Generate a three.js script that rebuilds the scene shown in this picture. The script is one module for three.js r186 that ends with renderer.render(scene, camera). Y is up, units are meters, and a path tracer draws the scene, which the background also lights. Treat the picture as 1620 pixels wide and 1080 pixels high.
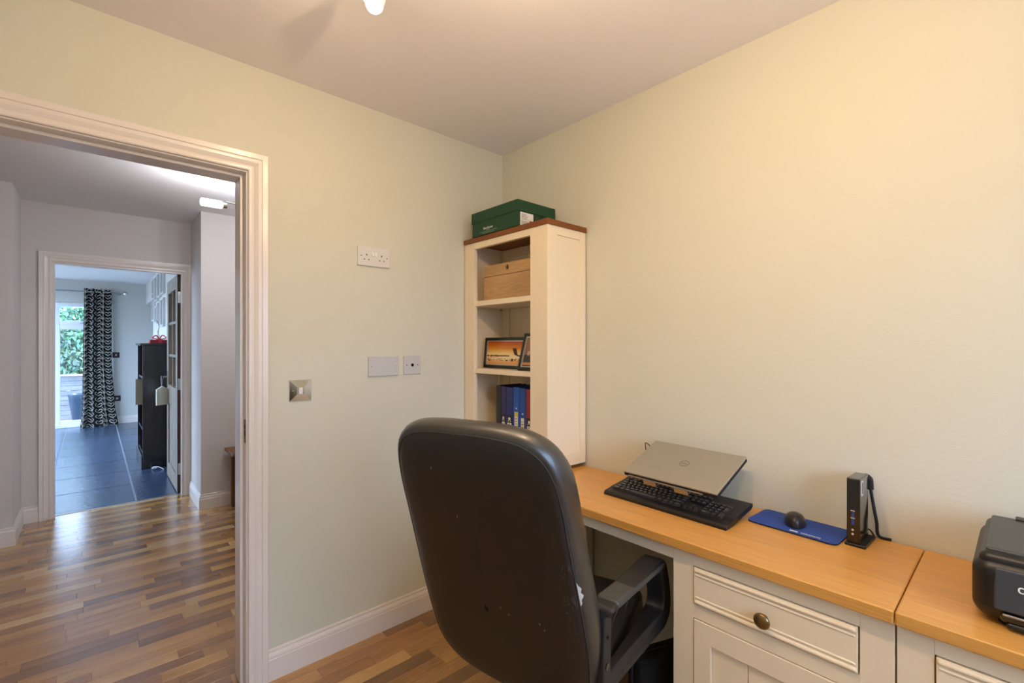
import * as THREE from 'three';
import { RoundedBoxGeometry } from 'three/addons/geometries/RoundedBoxGeometry.js';
import { TextGeometry } from 'three/addons/geometries/TextGeometry.js';
import { FontLoader } from 'three/addons/loaders/FontLoader.js';
import { RectAreaLightUniformsLib } from 'three/addons/lights/RectAreaLightUniformsLib.js';
import { mergeGeometries } from 'three/addons/utils/BufferGeometryUtils.js';
import { createNoise2D } from 'simplex-noise';

// ---------- renderer, camera, sky, exposure ----------
RectAreaLightUniformsLib.init();
const scene = new THREE.Scene();
const renderer = new THREE.WebGLRenderer({ antialias: true });
renderer.toneMapping = THREE.LinearToneMapping;
renderer.toneMappingExposure = 0.92;
renderer.shadowMap.enabled = true;
const FOCAL = 731.6, W = 1620, H = 1080;
const camera = new THREE.PerspectiveCamera(2 * Math.atan(H / 2 / FOCAL) * 180 / Math.PI, W / H, 0.05, 200);
camera.position.set(-1.731, 1.3265, 2.0);
camera.lookAt(-1.731 + 0.66982, 1.3265, 2.0 - 0.74252);
camera.setViewOffset(W, H, 0, -4, W, H);
scene.add(camera);

const SKY = 9;                  // daylight level
const WARM = 0xffdcb2, HALLWHITE = 0xf1f3ff;
const LAMP = 1.22, HALL = 2.6;    // candela of each lamp head
{
  const w = 64, h = 32, d = new Float32Array(w * h * 4), n2 = createNoise2D(mulberry(5));
  for (let j = 0; j < h; j++) for (let i = 0; i < w; i++) {
    const el = (j + 0.5) / h - 0.5, k = 4 * (j * w + i);     // row 0 is the bottom
    const a = i / w * 2 * Math.PI, c = 0.5 + 0.5 * n2(Math.cos(a) * 1.2 + 3, Math.sin(a) * 1.2 + el * 5);
    const up = Math.max(0, el) * 2, cl = 0.25 * c;
    const col = el < 0 ? [0.20, 0.22, 0.17] : [0.56 - 0.22 * up + cl, 0.84 - 0.16 * up + cl * 0.8, 1.3 - 0.05 * up + cl * 0.4];
    for (let q = 0; q < 3; q++) d[k + q] = col[q];
    d[k + 3] = 1;
  }
  const t = new THREE.DataTexture(d, w, h, THREE.RGBAFormat, THREE.FloatType);
  t.mapping = THREE.EquirectangularReflectionMapping; t.magFilter = THREE.LinearFilter; t.needsUpdate = true;
  scene.background = t; scene.backgroundIntensity = SKY;
  const sun = new THREE.DirectionalLight(0xfff1dc, 12); sun.position.set(14, 16, 2.5); sun.target.position.set(0, 0, 0); sun.castShadow = true; sun.shadow.mapSize.set(2048, 2048);
  Object.assign(sun.shadow.camera, { left: -20, right: 20, top: 20, bottom: -20, near: 0.5, far: 60 }); scene.add(sun, sun.target);
}

// ---------- helpers ----------
function mulberry(a) { return () => { a |= 0; a = a + 0x6D2B79F5 | 0; let t = Math.imul(a ^ a >>> 15, 1 | a); t = t + Math.imul(t ^ t >>> 7, 61 | t) ^ t; return ((t ^ t >>> 14) >>> 0) / 4294967296; }; }
const rnd = mulberry(77);
const used = {};
function numbered(n) { const k = used[n] = (used[n] ?? -1) + 1; return k ? n + '_' + String(k).padStart(3, '0') : n; }
function flat(g) { const f = g.index ? g.toNonIndexed() : g; for (const k of Object.keys(f.attributes)) if (!['position', 'normal', 'uv'].includes(k)) f.deleteAttribute(k); f.clearGroups(); return f; }
// uv in metres from the side a face looks to; grain: which axis u follows
function uvm(g, grain = 'auto', ou = 0, ov = 0) {
  g = flat(g); const p = g.attributes.position, n = p.count, uv = new Float32Array(n * 2);
  const a = new THREE.Vector3(), b = new THREE.Vector3(), c = new THREE.Vector3();
  for (let i = 0; i < n; i += 3) {
    a.fromBufferAttribute(p, i); b.fromBufferAttribute(p, i + 1).sub(a); c.fromBufferAttribute(p, i + 2).sub(a); b.cross(c);
    const x = Math.abs(b.x), y = Math.abs(b.y), z = Math.abs(b.z);
    let U = y >= x && y >= z ? ['x', 'z'] : x >= z ? ['z', 'y'] : ['x', 'y'];
    if (grain !== 'auto' && U[1] === grain) U = [U[1], U[0]];
    for (let k = 0; k < 3; k++) { a.fromBufferAttribute(p, i + k); uv[2 * (i + k)] = a[U[0]] + ou; uv[2 * (i + k) + 1] = a[U[1]] + ov; }
  }
  g.setAttribute('uv', new THREE.BufferAttribute(uv, 2)); return g;
}
// box from min to max corner, with rounded edges of radius r
function bx(x0, x1, y0, y1, z0, z1, r = 0, seg = 2) {
  const w = x1 - x0, h = y1 - y0, d = z1 - z0;
  const g = flat(r > 0 ? new RoundedBoxGeometry(w, h, d, seg, Math.min(r, w / 2.01, h / 2.01, d / 2.01)) : new THREE.BoxGeometry(w, h, d));
  g.translate((x0 + x1) / 2, (y0 + y1) / 2, (z0 + z1) / 2); return g;
}
const mg = (...gs) => { const l = gs.flat().map(flat); return l.length > 1 ? mergeGeometries(l) : l[0]; };
function obj(name, g, m, parent, grain) {
  let geo = Array.isArray(g) ? mg(g) : g;
  if (grain !== 'keep') geo = uvm(geo, grain || 'auto');
  const o = new THREE.Mesh(geo, m); o.name = numbered(name); o.castShadow = o.receiveShadow = true; (parent || scene).add(o); return o;
}
function struct(name, g, m, grain) { const o = obj(name, g, m, null, grain); o.userData.kind = 'structure'; return o; }
function structGroup(name) { const o = new THREE.Group(); o.name = numbered(name); o.userData.kind = 'structure'; scene.add(o); return o; }
function thing(name, label, category, pos = [0, 0, 0], turn = 0, group) {
  const o = new THREE.Group(); o.name = numbered(name); o.position.set(...pos); o.rotation.y = turn; o.userData = { label, category };
  if (group) o.userData.group = group; scene.add(o); return o;
}
function tag(o, label, category, group) { Object.assign(o.userData, { label, category }); if (group) o.userData.group = group; return o; }
function tube(pts, r, seg = 32, rad = 8) { return flat(new THREE.TubeGeometry(new THREE.CatmullRomCurve3(pts.map((p) => new THREE.Vector3(...p))), seg, r, rad)); }
function cyl(r0, r1, h, x, y, z, axis = 'y', n = 24) { const g = flat(new THREE.CylinderGeometry(r0, r1, h, n)); if (axis === 'x') g.rotateZ(Math.PI / 2); if (axis === 'z') g.rotateX(Math.PI / 2); g.translate(x, y, z); return g; }
function lathe(pts, n = 28) { return flat(new THREE.LatheGeometry(pts.map((p) => new THREE.Vector2(...p)), n)); }
function lerp(a, b, t) { return a + (b - a) * t; }
function shapeOf(pts) { const s = new THREE.Shape(); pts.forEach(([x, y], i) => i ? s.lineTo(x, y) : s.moveTo(x, y)); return s; }
// profile [a, b] swept from p to q; a runs along dirA, b along dirB
function sweep(profile, p, q, dirA, dirB, cutP = 0, cutQ = 0) {
  const pos = [], P = new THREE.Vector3(...p), Q = new THREE.Vector3(...q), A = new THREE.Vector3(...dirA), B = new THREE.Vector3(...dirB), D = Q.clone().sub(P).normalize();
  const at = (o, [a, b], cut) => o.clone().addScaledVector(A, a).addScaledVector(B, b).addScaledVector(D, cut * a);
  const quad = (a, b, c, d) => { for (const v of [a, b, c, a, c, d]) pos.push(v.x, v.y, v.z); };
  const n = profile.length;
  for (let i = 0; i < n; i++) { const j = (i + 1) % n; quad(at(P, profile[i], -cutP), at(Q, profile[i], cutQ), at(Q, profile[j], cutQ), at(P, profile[j], -cutP)); }
  const tris = THREE.ShapeUtils.triangulateShape(profile.map(([a, b]) => new THREE.Vector2(a, b)), []);
  for (const [a, b, c] of tris) { for (const k of [a, b, c]) { const v = at(P, profile[k], -cutP); pos.push(v.x, v.y, v.z); } for (const k of [c, b, a]) { const v = at(Q, profile[k], cutQ); pos.push(v.x, v.y, v.z); } }
  const g = new THREE.BufferGeometry(); g.setAttribute('position', new THREE.Float32BufferAttribute(pos, 3)); g.setAttribute('uv', new THREE.Float32BufferAttribute(new Float32Array(pos.length / 3 * 2), 2)); g.computeVertexNormals(); return g;
}

// ---------- textures ----------
function data(w, h, fn, srgb) {
  const d = new Uint8Array(w * h * 4);
  for (let j = 0; j < h; j++) for (let i = 0; i < w; i++) { const c = fn(i / w, j / h), k = 4 * (j * w + i); for (let q = 0; q < 3; q++) d[k + q] = Math.max(0, Math.min(255, c[q] * 255)); d[k + 3] = 255; }
  const t = new THREE.DataTexture(d, w, h); t.wrapS = t.wrapT = THREE.MirroredRepeatWrapping; t.magFilter = THREE.LinearFilter; t.minFilter = THREE.LinearMipmapLinearFilter; t.generateMipmaps = true; if (srgb) t.colorSpace = THREE.SRGBColorSpace; t.needsUpdate = true; return t;
}
function rep(t, u, v = u) { const c = t.clone(); c.repeat.set(u, v); c.needsUpdate = true; return c; }
const nA = createNoise2D(mulberry(1)), nB = createNoise2D(mulberry(2)), nC = createNoise2D(mulberry(3));
// oak grain, u along the grain, one tile is 0.8 x 0.4 m
const grainFn = (u, v) => {
  const x = u * 0.8, y = v * 0.4, warp = 0.010 * nA(x * 3, y * 10) + 0.004 * nB(x * 9, y * 30);
  const ring = 0.5 + 0.5 * Math.sin((y + warp * 1.5 + 0.02 * nC(x * 1.3, y * 4)) * 420);
  const streak = nB(x * 6, y * 260) * 0.5 + nC(x * 14, y * 620) * 0.5;
  const pore = Math.max(0, nA(x * 40, y * 1500) - 0.55) * 1.3;
  const blot = nC(x * 2.2 + 9, y * 9);
  return 0.84 + 0.06 * blot + 0.05 * (ring - 0.5) + 0.055 * streak - 0.16 * pore;
};
const grainTex = data(1024, 512, (u, v) => { const g = grainFn(u, v); return [g, g * 0.985, g * 0.95 + 0.02]; }, true);
const fineGrainTex = data(1024, 512, (u, v) => { const x = u * 0.8, y = v * 0.4; const g = 0.93 + 0.035 * nB(x * 4, y * 120) + 0.03 * nC(x * 10, y * 500) + 0.02 * nA(x * 1.5, y * 14); return [g, g * 0.985, g * 0.95]; }, true);
const figureTex = data(1024, 512, (u, v) => {                     // strong figured grain for the floor strips
  const x = u * 0.8, y = v * 0.4, warp = 0.016 * nB(x * 2.2, y * 7) + 0.004 * nA(x * 8, y * 40);
  const ring = Math.pow(0.5 + 0.5 * Math.sin((y + warp) * 560), 2);
  const st = nC(x * 5, y * 300) * 0.6 + nA(x * 18, y * 800) * 0.4;
  const g = 0.90 - 0.17 * ring * (0.5 + 0.5 * nA(x * 2 + 4, y * 6)) + 0.07 * st + 0.05 * nC(x * 1.7, y * 11);
  return [g, g * 0.98, g * 0.95];
}, true);
const plasterTex = data(512, 512, (u, v) => { const g = 0.5 + 0.16 * nA(u * 30, v * 30) + 0.12 * nB(u * 90, v * 90) + 0.1 * nC(u * 200, v * 200); return [g, g, g]; });
const leatherTex = data(512, 512, (u, v) => { const a = Math.abs(nA(u * 60, v * 60)), b = Math.abs(nB(u * 130, v * 130)); const g = 0.35 + 0.5 * Math.sqrt(Math.min(a, b + 0.15)); return [g, g, g]; });
const speckTex = data(256, 256, (u, v) => { const g = 0.5 + 0.3 * nA(u * 110, v * 110) + 0.2 * nB(u * 60, v * 60); return [g, g, g]; });
const slateTex = data(512, 512, (u, v) => { const g = 0.72 + 0.14 * nA(u * 5, v * 14) + 0.08 * nB(u * 22, v * 40) + 0.05 * nC(u * 90, v * 90); return [g * 0.98, g, g * 1.03]; }, true);
const slateBump = data(512, 512, (u, v) => { const g = 0.5 + 0.25 * nA(u * 7, v * 9) + 0.15 * nC(u * 25, v * 32) + 0.07 * nB(u * 80, v * 80); return [g, g, g]; });
function canvasTex(w, h, draw) { const c = document.createElement('canvas'); c.width = w; c.height = h; draw(c.getContext('2d'), w, h); const t = new THREE.CanvasTexture(c); t.colorSpace = THREE.SRGBColorSpace; t.magFilter = THREE.LinearFilter; return t; }

// ---------- materials ----------
const std = (o) => new THREE.MeshStandardMaterial(o);
const phy = (o) => new THREE.MeshPhysicalMaterial(o);
const plaster = (color) => std({ color, roughness: 0.85, bumpMap: rep(plasterTex, 1.6), bumpScale: 0.0006 });
const M = {
  wall: plaster('#d7d4c1'), hallWall: plaster('#d6cfca'), kitchenWall: plaster('#c9c7c0'), ceiling: plaster('#f1ecec'), hallCeiling: plaster('#e6e3df'),
  trim: phy({ color: '#e6dcd2', roughness: 0.32, clearcoat: 0.3, clearcoatRoughness: 0.2, bumpMap: rep(speckTex, 6), bumpScale: 0.00008 }),
  cream: phy({ color: '#f3e1c1', roughness: 0.42, clearcoat: 0.15, clearcoatRoughness: 0.3, bumpMap: rep(speckTex, 5), bumpScale: 0.00006 }),
  oakTop: phy({ color: '#e6a956', map: rep(fineGrainTex, 1.25, 2.5), roughness: 0.36, clearcoat: 0.35, clearcoatRoughness: 0.25 }),
  oakDark: phy({ color: '#9a571d', map: rep(grainTex, 1.25, 2.5), roughness: 0.42 }),
  pine: std({ color: '#dcb078', map: rep(grainTex, 1.25, 2.5), roughness: 0.6 }),
  doorOak: std({ color: '#9f8d77', map: rep(grainTex, 1.25, 2.5), roughness: 0.5 }),
  doorEdge: std({ color: '#4a2a1a', map: rep(grainTex, 1.25, 2.5), roughness: 0.6 }),
  darkWood: phy({ color: '#190b09', map: rep(grainTex, 1.25, 2.5), roughness: 0.25, clearcoat: 0.4, clearcoatRoughness: 0.15 }),
  bench: std({ color: '#8a5a30', map: rep(grainTex, 1.25, 2.5), roughness: 0.45 }),
  subfloor: std({ color: '#2c2118', roughness: 0.9 }),
  groutDark: std({ color: '#23282f', roughness: 0.8 }), grout: std({ color: '#767d86', roughness: 0.8 }),
  plastic: phy({ color: '#dcd8d2', roughness: 0.35 }), plasticGrey: phy({ color: '#c8c6c4', roughness: 0.4 }), hole: std({ color: '#0b0a09', roughness: 0.9 }),
  chrome: std({ color: '#d9d4cc', metalness: 1, roughness: 0.07 }), steel: std({ color: '#a9a9a8', metalness: 1, roughness: 0.3 }), bronze: std({ color: '#8c7350', metalness: 1, roughness: 0.32 }), brass: std({ color: '#6b5436', metalness: 1, roughness: 0.4 }),
  silver: std({ color: '#b8b2a6', metalness: 0.75, roughness: 0.42 }), silverMark: std({ color: '#847f76', metalness: 0.7, roughness: 0.35 }),
  black: phy({ color: '#101012', roughness: 0.4, bumpMap: rep(speckTex, 12), bumpScale: 0.00008 }), blackMatte: std({ color: '#141415', roughness: 0.7 }), blackGloss: phy({ color: '#0a0a0b', roughness: 0.12, clearcoat: 0.6, clearcoatRoughness: 0.08 }),
  blackFabric: std({ color: '#0a0a0b', roughness: 0.95, bumpMap: rep(speckTex, 14), bumpScale: 0.0004 }),
  nylon: phy({ color: '#1b1b1d', roughness: 0.42, bumpMap: rep(speckTex, 12), bumpScale: 0.00015 }),
  leather: phy({ color: '#161514', roughness: 0.42, ior: 1.8, bumpMap: rep(leatherTex, 5), bumpScale: 0.0005, clearcoat: 0.6, clearcoatRoughness: 0.26 }),
  mouse: phy({ color: '#221f1d', roughness: 0.33 }), armPad: phy({ color: '#3f3f3b', roughness: 0.42, bumpMap: rep(speckTex, 12), bumpScale: 0.00012 }), thread: std({ color: '#34322f', roughness: 0.8 }), padding: std({ color: '#d8d4cc', roughness: 0.9 }),
  padBlue: std({ color: '#2b4a9c', roughness: 0.85, bumpMap: rep(speckTex, 16), bumpScale: 0.0002 }),
  printer: phy({ color: '#121213', roughness: 0.38, bumpMap: rep(speckTex, 10), bumpScale: 0.0001 }), printerLid: phy({ color: '#3a3e3b', roughness: 0.4 }), printerPanel: phy({ color: '#3b3d41', roughness: 0.35 }),
  white: std({ color: '#eceae6', roughness: 0.5 }), paper: std({ color: '#e6dfcf', roughness: 0.7 }),
  green: std({ color: '#0d4026', roughness: 0.55 }),
  frameDark: phy({ color: '#14201f', roughness: 0.25 }), frameSilver: std({ color: '#c9c4ba', metalness: 0.8, roughness: 0.35 }),
  upvc: phy({ color: '#e8ebee', roughness: 0.3 }),
  glass: phy({ color: '#ffffff', transmission: 1, thickness: 0, roughness: 0.02, ior: 1.5 }),
  rubber: std({ color: '#17171a', roughness: 0.8 }),
  deckWood: std({ color: '#8b939e', map: rep(grainTex, 1.25, 2.5), roughness: 0.8 }), lawn: std({ color: '#4d6b35', roughness: 0.95 }), paving: std({ color: '#8d8a84', roughness: 0.9 }),
};
const glow = (color, k) => std({ color: '#ffffff', emissive: color, emissiveIntensity: k, roughness: 0.4 });

// ---------- the room shell ----------
const CE = 2.4, X0 = -2.6, Z1 = 3.3;                                  // office: x from X0 to 0, z from 0 to Z1
const DL = -2.085, DR = -1.30, DH = 1.986, WT = 0.127;                // office doorway
const HZ = -2.95, HX0 = -3.3, HX1 = 1.7, HC = 2.39;                   // hall
const KL = -1.97, KR = -1.155, KH = 1.95, KZ = -3.05;                 // kitchen doorway
const KF = -8.15, KX0 = -3.75, KX1 = -1.075, KC = 2.347;               // kitchen
struct('wall_left', [bx(X0 - 0.15, DL - 0.03, 0, 2.6, -WT, 0), bx(DR + 0.03, 0.15, 0, 2.6, -WT, 0), bx(DL - 0.03, DR + 0.03, DH + 0.03, 2.6, -WT, 0), bx(HX0 - 0.1, X0 - 0.15, 0, 2.6, -WT, 0), bx(0.15, HX1 + 0.1, 0, 2.6, -WT, 0)], M.wall);
struct('wall_right', bx(0, 0.15, 0, 2.6, 0, Z1 + 0.15), M.wall);
struct('wall_side', bx(X0 - 0.15, X0, 0, 2.6, 0, Z1 + 0.15), M.wall);
const WX0 = -1.95, WX1 = -0.20, WY0 = 0.85, WY1 = 2.08;               // the window behind the camera
struct('wall_back', [bx(X0, WX0, 0, 2.6, Z1, Z1 + 0.15), bx(WX1, 0, 0, 2.6, Z1, Z1 + 0.15), bx(WX0, WX1, 0, WY0, Z1, Z1 + 0.15), bx(WX0, WX1, WY1, 2.6, Z1, Z1 + 0.15)], M.wall);
struct('ceiling', bx(X0, 0, CE, 2.6, 0, Z1), M.ceiling);
struct('ceiling_hall', bx(HX0, HX1, HC, 2.6, HZ, -WT), M.hallCeiling);
const RX0 = -3.5, RX1 = -2.45, RZ0 = -7.4, RZ1 = -3.8;               // roof light of the kitchen
struct('ceiling_kitchen', [bx(KX0, RX0, KC, 2.6, KF, KZ), bx(RX1, -0.2, KC, 2.6, KF, KZ), bx(RX0, RX1, KC, 2.6, KF, RZ0), bx(RX0, RX1, KC, 2.6, RZ1, KZ)], M.hallCeiling);
struct('wall_hall_far', [bx(HX0, KL - 0.03, 0, 2.6, KZ, HZ), bx(KR + 0.03, HX1, 0, 2.6, KZ, HZ), bx(KL - 0.03, KR + 0.03, KH + 0.03, 2.6, KZ, HZ)], M.hallWall);
struct('wall_hall_right', [bx(-1.10, HX1, 0, HC, HZ, -2.42)], M.hallWall);
struct('wall_hall_left', [bx(HX0, -2.135, 0, HC, HZ, -2.47)], M.hallWall);
struct('wall_hall_ends', [bx(HX0 - 0.1, HX0, 0, 2.6, HZ, -WT), bx(HX1, HX1 + 0.1, 0, 2.6, HZ, -WT)], M.hallWall);
struct('wall_kitchen_right', [bx(KX1, KX1 + 0.12, 0, KC, -6.85, KZ), bx(KX1, KX1 + 0.12, 2.0, KC, KF, -6.85), bx(-0.35, -0.23, 0, KC, KF, -6.7), bx(KX1 + 0.12, -0.23, 0, KC, -6.85, -6.75)], M.kitchenWall);
const PX0 = -3.6, PX1 = -1.50, PY1 = 1.99;                            // glazed garden doors
struct('wall_kitchen_far', [bx(PX1, -0.2, 0, 2.6, KF - 0.2, KF), bx(KX0, PX0, 0, 2.6, KF - 0.2, KF), bx(PX0, PX1, PY1, 2.6, KF - 0.2, KF)], M.kitchenWall);
struct('wall_kitchen_left', [bx(KX0 - 0.1, KX0, 0, 2.6, KF - 0.2, -7.9), bx(KX0 - 0.1, KX0, 0, 2.6, -3.5, KZ), bx(KX0 - 0.1, KX0, 0, 0.12, -7.9, -3.5), bx(KX0 - 0.1, KX0, 2.2, 2.6, -7.9, -3.5)], M.kitchenWall);
struct('wall_kitchen_near', [bx(KX0, HX0, 0, 2.6, KZ, HZ)], M.kitchenWall);

// floor strips of the office and the hall, one continuous floor
const floorG = structGroup('floor');
obj('subfloor', [bx(X0, 0, -0.12, -0.004, 0, Z1), bx(DL - 0.03, DR + 0.03, -0.12, -0.004, -WT, 0), bx(HX0, HX1, -0.12, -0.004, KZ + 0.03, -WT)], M.subfloor, floorG);
{
  const tones = ['#dfae6a', '#d29f58', '#c79252', '#b9854a', '#ad7c46', '#e4bc82', '#a07244', '#cd9a56', '#966c42', '#c28e52'];
  const mats = tones.map((c) => phy({ color: c, map: rep(figureTex, 1.25, 2.5), roughness: 0.25, clearcoat: 1, clearcoatRoughness: 0.17 }));
  function plank(x0, x1, z0, z1) {                                    // a strip with eased edges
    const e = 0.0007, t = 0.0, lo = -0.0035, P = (x, y, z) => [x, y, z];
    const o = [P(x0, lo, z0), P(x1, lo, z0), P(x1, lo, z1), P(x0, lo, z1)], i = [P(x0 + e, t, z0 + e), P(x1 - e, t, z0 + e), P(x1 - e, t, z1 - e), P(x0 + e, t, z1 - e)];
    const m = o.map((p) => [p[0], t - e, p[2]]), pos = [];
    const quad = (a, b, c, d) => pos.push(...a, ...c, ...b, ...a, ...d, ...c);
    quad(...i); for (let k = 0; k < 4; k++) { const l = (k + 1) % 4; quad(m[k], m[l], i[l], i[k]); quad(o[k], o[l], m[l], m[k]); }
    const g = new THREE.BufferGeometry(); g.setAttribute('position', new THREE.Float32BufferAttribute(pos, 3)); g.computeVertexNormals();
    return uvm(g, 'x', rnd() * 7, rnd() * 5);
  }
  const rest = mats.map(() => []), list = [], SW = 0.0655, r2 = mulberry(31);
  for (let row = 0, z = KZ + 0.035; z < Z1; z += SW, row++) {
    const zm = z + SW / 2, office = zm > 0, door = zm <= 0 && zm > -WT;
    const [a, b] = office ? [X0, 0] : door ? [DL - 0.02, DR + 0.02] : [HX0, HX1];
    let x = -3.5 - r2() * 0.4;
    while (x < b) {
      const len = 0.2 + r2() * 0.36, x0 = Math.max(x, a), x1 = Math.min(x + len, b); x += len;
      const k = Math.floor(r2() * mats.length);
      if (x1 - x0 < 0.01) continue;
      const cx = (x0 + x1) / 2, z1 = Math.min(z + SW, Z1);
      const seen = office ? cx > -1.5 && cx < 0 && zm < 0.95 : cx > -2.35 && cx < -0.85;
      list.push({ k, x0, x1, z0: z, z1, rank: seen ? Math.hypot(cx + 1.73, zm - 2) : 99 });
    }
  }
  list.sort((p, q) => p.rank - q.rank);
  list.forEach((s, i) => { const g = plank(s.x0 + 0.0002, s.x1 - 0.0002, s.z0 + 0.0002, s.z1 - 0.0002); if (i < 300 && s.rank < 99) obj('plank', g, mats[s.k], floorG, 'keep'); else rest[s.k].push(g); });
  const gs = rest.filter((l) => l.length).map((l) => mg(l)), ms = mats.filter((_, k) => rest[k].length);
  gs.forEach((g, k) => { const o = obj('outlying_planks', g, ms[k], floorG, 'keep'); o.userData.kind = 'stuff'; });
}
// slate tiles of the kitchen
const kfloor = structGroup('floor_kitchen');
obj('grout_bed', bx(KX0, -0.2, -0.12, -0.003, KF - 0.2, KZ + 0.03), M.groutDark, kfloor);
obj('threshold_bar', bx(KL, KR, -0.002, 0.004, KZ + 0.02, KZ + 0.045, 0.0015), M.steel, kfloor);
{
  const mats = ['#4e6282', '#475b7b', '#546888', '#425574'].map((c) => phy({ color: c, map: rep(slateTex, 1.2), roughness: 0.26, ior: 2.1, bumpMap: rep(slateBump, 1.3), bumpScale: 0.0014 }));
  const px = 0.582, pz = 0.625, r2 = mulberry(9);
  for (let i = -3; i < 2; i++) obj('grout_line', bx(-1.472 + i * px - 0.007, -1.472 + i * px + 0.007, -0.003, -0.0008, KF, KZ + 0.018), M.grout, kfloor);
  for (let i = -6; i < 3; i++) for (let j = 0; j < 9; j++) {
    const x0 = Math.max(-1.472 + i * px + 0.0075, KX0), x1 = Math.min(-1.472 + (i + 1) * px - 0.0075, -0.36), z1 = Math.min(-3.045 - (j - (i % 2 ? 0.0 : 0.06)) * pz - 0.005, KZ + 0.018), z0 = Math.max(-3.045 - (j + 1 - (i % 2 ? 0.0 : 0.06)) * pz + 0.005, KF);
    if (x1 - x0 < 0.02 || z1 - z0 < 0.02) continue;
    const g = bx(x0, x1, -0.01, 0, z0, z1, 0.0015, 1); obj('tile', uvm(g, 'auto', r2() * 5, r2() * 5), mats[Math.floor(r2() * 4)], kfloor, 'keep');
  }
}
// door frames: lining with stops, architraves, baseboards
const ARCH = [[0, 0], [0, 0.012], [0.004, 0.0145], [0.011, 0.0145], [0.013, 0.012], [0.019, 0.0115], [0.026, 0.015], [0.034, 0.0185], [0.041, 0.0195], [0.043, 0.0165], [0.046, 0.0165], [0.048, 0.0205], [0.066, 0.0215], [0.07, 0.018], [0.07, 0]];
function architrave(parent, x0, x1, top, z, s) {                      // s: the way it faces along z
  const R = 0.005;
  obj('architrave', sweep(ARCH, [x0 - R, 0, z], [x0 - R, top + R, z], [-1, 0, 0], [0, 0, s], 0, 1), M.trim, parent);
  obj('architrave', sweep(ARCH, [x1 + R, 0, z], [x1 + R, top + R, z], [1, 0, 0], [0, 0, s], 0, 1), M.trim, parent);
  obj('architrave', sweep(ARCH, [x0 - R, top + R, z], [x1 + R, top + R, z], [0, 1, 0], [0, 0, s], 1, 1), M.trim, parent);
}
function lining(parent, x0, x1, top, z0, z1, s0, s1) {
  obj('jamb', bx(x0 - 0.03, x0, 0, top, z0, z1, 0.001), M.trim, parent); obj('jamb', bx(x1, x1 + 0.03, 0, top, z0, z1, 0.001), M.trim, parent); obj('jamb_head', bx(x0 - 0.03, x1 + 0.03, top, top + 0.03, z0, z1, 0.001), M.trim, parent);
  obj('door_stop', [bx(x0, x0 + 0.012, 0, top, s0, s1, 0.0015), bx(x1 - 0.012, x1, 0, top, s0, s1, 0.0015), bx(x0 + 0.012, x1 - 0.012, top - 0.012, top, s0, s1, 0.0015)], M.trim, parent);
}
const f1 = structGroup('trim_1');
lining(f1, DL, DR, DH, -WT - 0.001, 0.001, -WT - 0.001, -0.04); architrave(f1, DL, DR, DH, 0, 1); architrave(f1, DL, DR, DH, -WT, -1);
{ const p = obj('strike_plate', bx(DR - 0.0012, DR + 0.0005, 0.945, 1.035, -0.031, -0.007, 0.0005), M.brass, f1); obj('latch_hole', [bx(DR - 0.0016, DR, 0.972, 0.992, -0.025, -0.013), bx(DR - 0.0016, DR, 1.0, 1.014, -0.025, -0.013)], M.hole, p); }
const f2 = structGroup('trim_2');
lining(f2, KL, KR, KH, KZ - 0.001, HZ + 0.001, KZ + 0.04, HZ + 0.001); architrave(f2, KL, KR, KH, HZ, 1);
const SK = [[0, 0], [0, 0.015], [0.082, 0.015], [0.085, 0.0125], [0.0875, 0.0125], [0.09, 0.015], [0.098, 0.013], [0.105, 0.0085], [0.107, 0.006], [0.109, 0.006], [0.111, 0.008], [0.116, 0.008], [0.12, 0.005], [0.12, 0]];
const SKO = SK.map(([h, t]) => [t, h]);                               // out from the wall first, so that corners can be mitred
const run = (p, q, out, a = 0, b = 0) => sweep(SKO, p, q, out, [0, 1, 0], a, b);
const base = (name, ...runs) => struct(name, runs.map((r) => run(...r)), M.trim);
base('baseboard_left', [[-1.2255, 0, 0], [0, 0, 0], [0, 0, 1], 0, -1], [[X0, 0, 0], [DL - 0.0755, 0, 0], [0, 0, 1], -1, 0]);
base('baseboard_right', [[0, 0, 0], [0, 0, Z1], [-1, 0, 0], -1, -1]);
base('baseboard_back', [[0, 0, Z1], [X0, 0, Z1], [0, 0, -1], -1, -1]);
base('baseboard_side', [[X0, 0, Z1], [X0, 0, 0], [1, 0, 0], -1, -1]);
base('baseboard_hall_right', [[-1.10, 0, -2.42], [HX1, 0, -2.42], [0, 0, 1], 1, 0], [[-1.10, 0, HZ], [-1.10, 0, -2.42], [-1, 0, 0], 0, 1]);
base('baseboard_hall_left', [[HX0, 0, -2.47], [-2.135, 0, -2.47], [0, 0, 1], 0, 1], [[-2.135, 0, -2.47], [-2.135, 0, HZ], [1, 0, 0], 1, -1], [[-2.135, 0, HZ], [KL - 0.0755, 0, HZ], [0, 0, 1], -1, 0]);
base('baseboard_kitchen', [[PX1, 0, KF], [-0.35, 0, KF], [0, 0, 1]], [[KX1, 0, -6.85], [KX1, 0, KZ], [-1, 0, 0]]);
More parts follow.
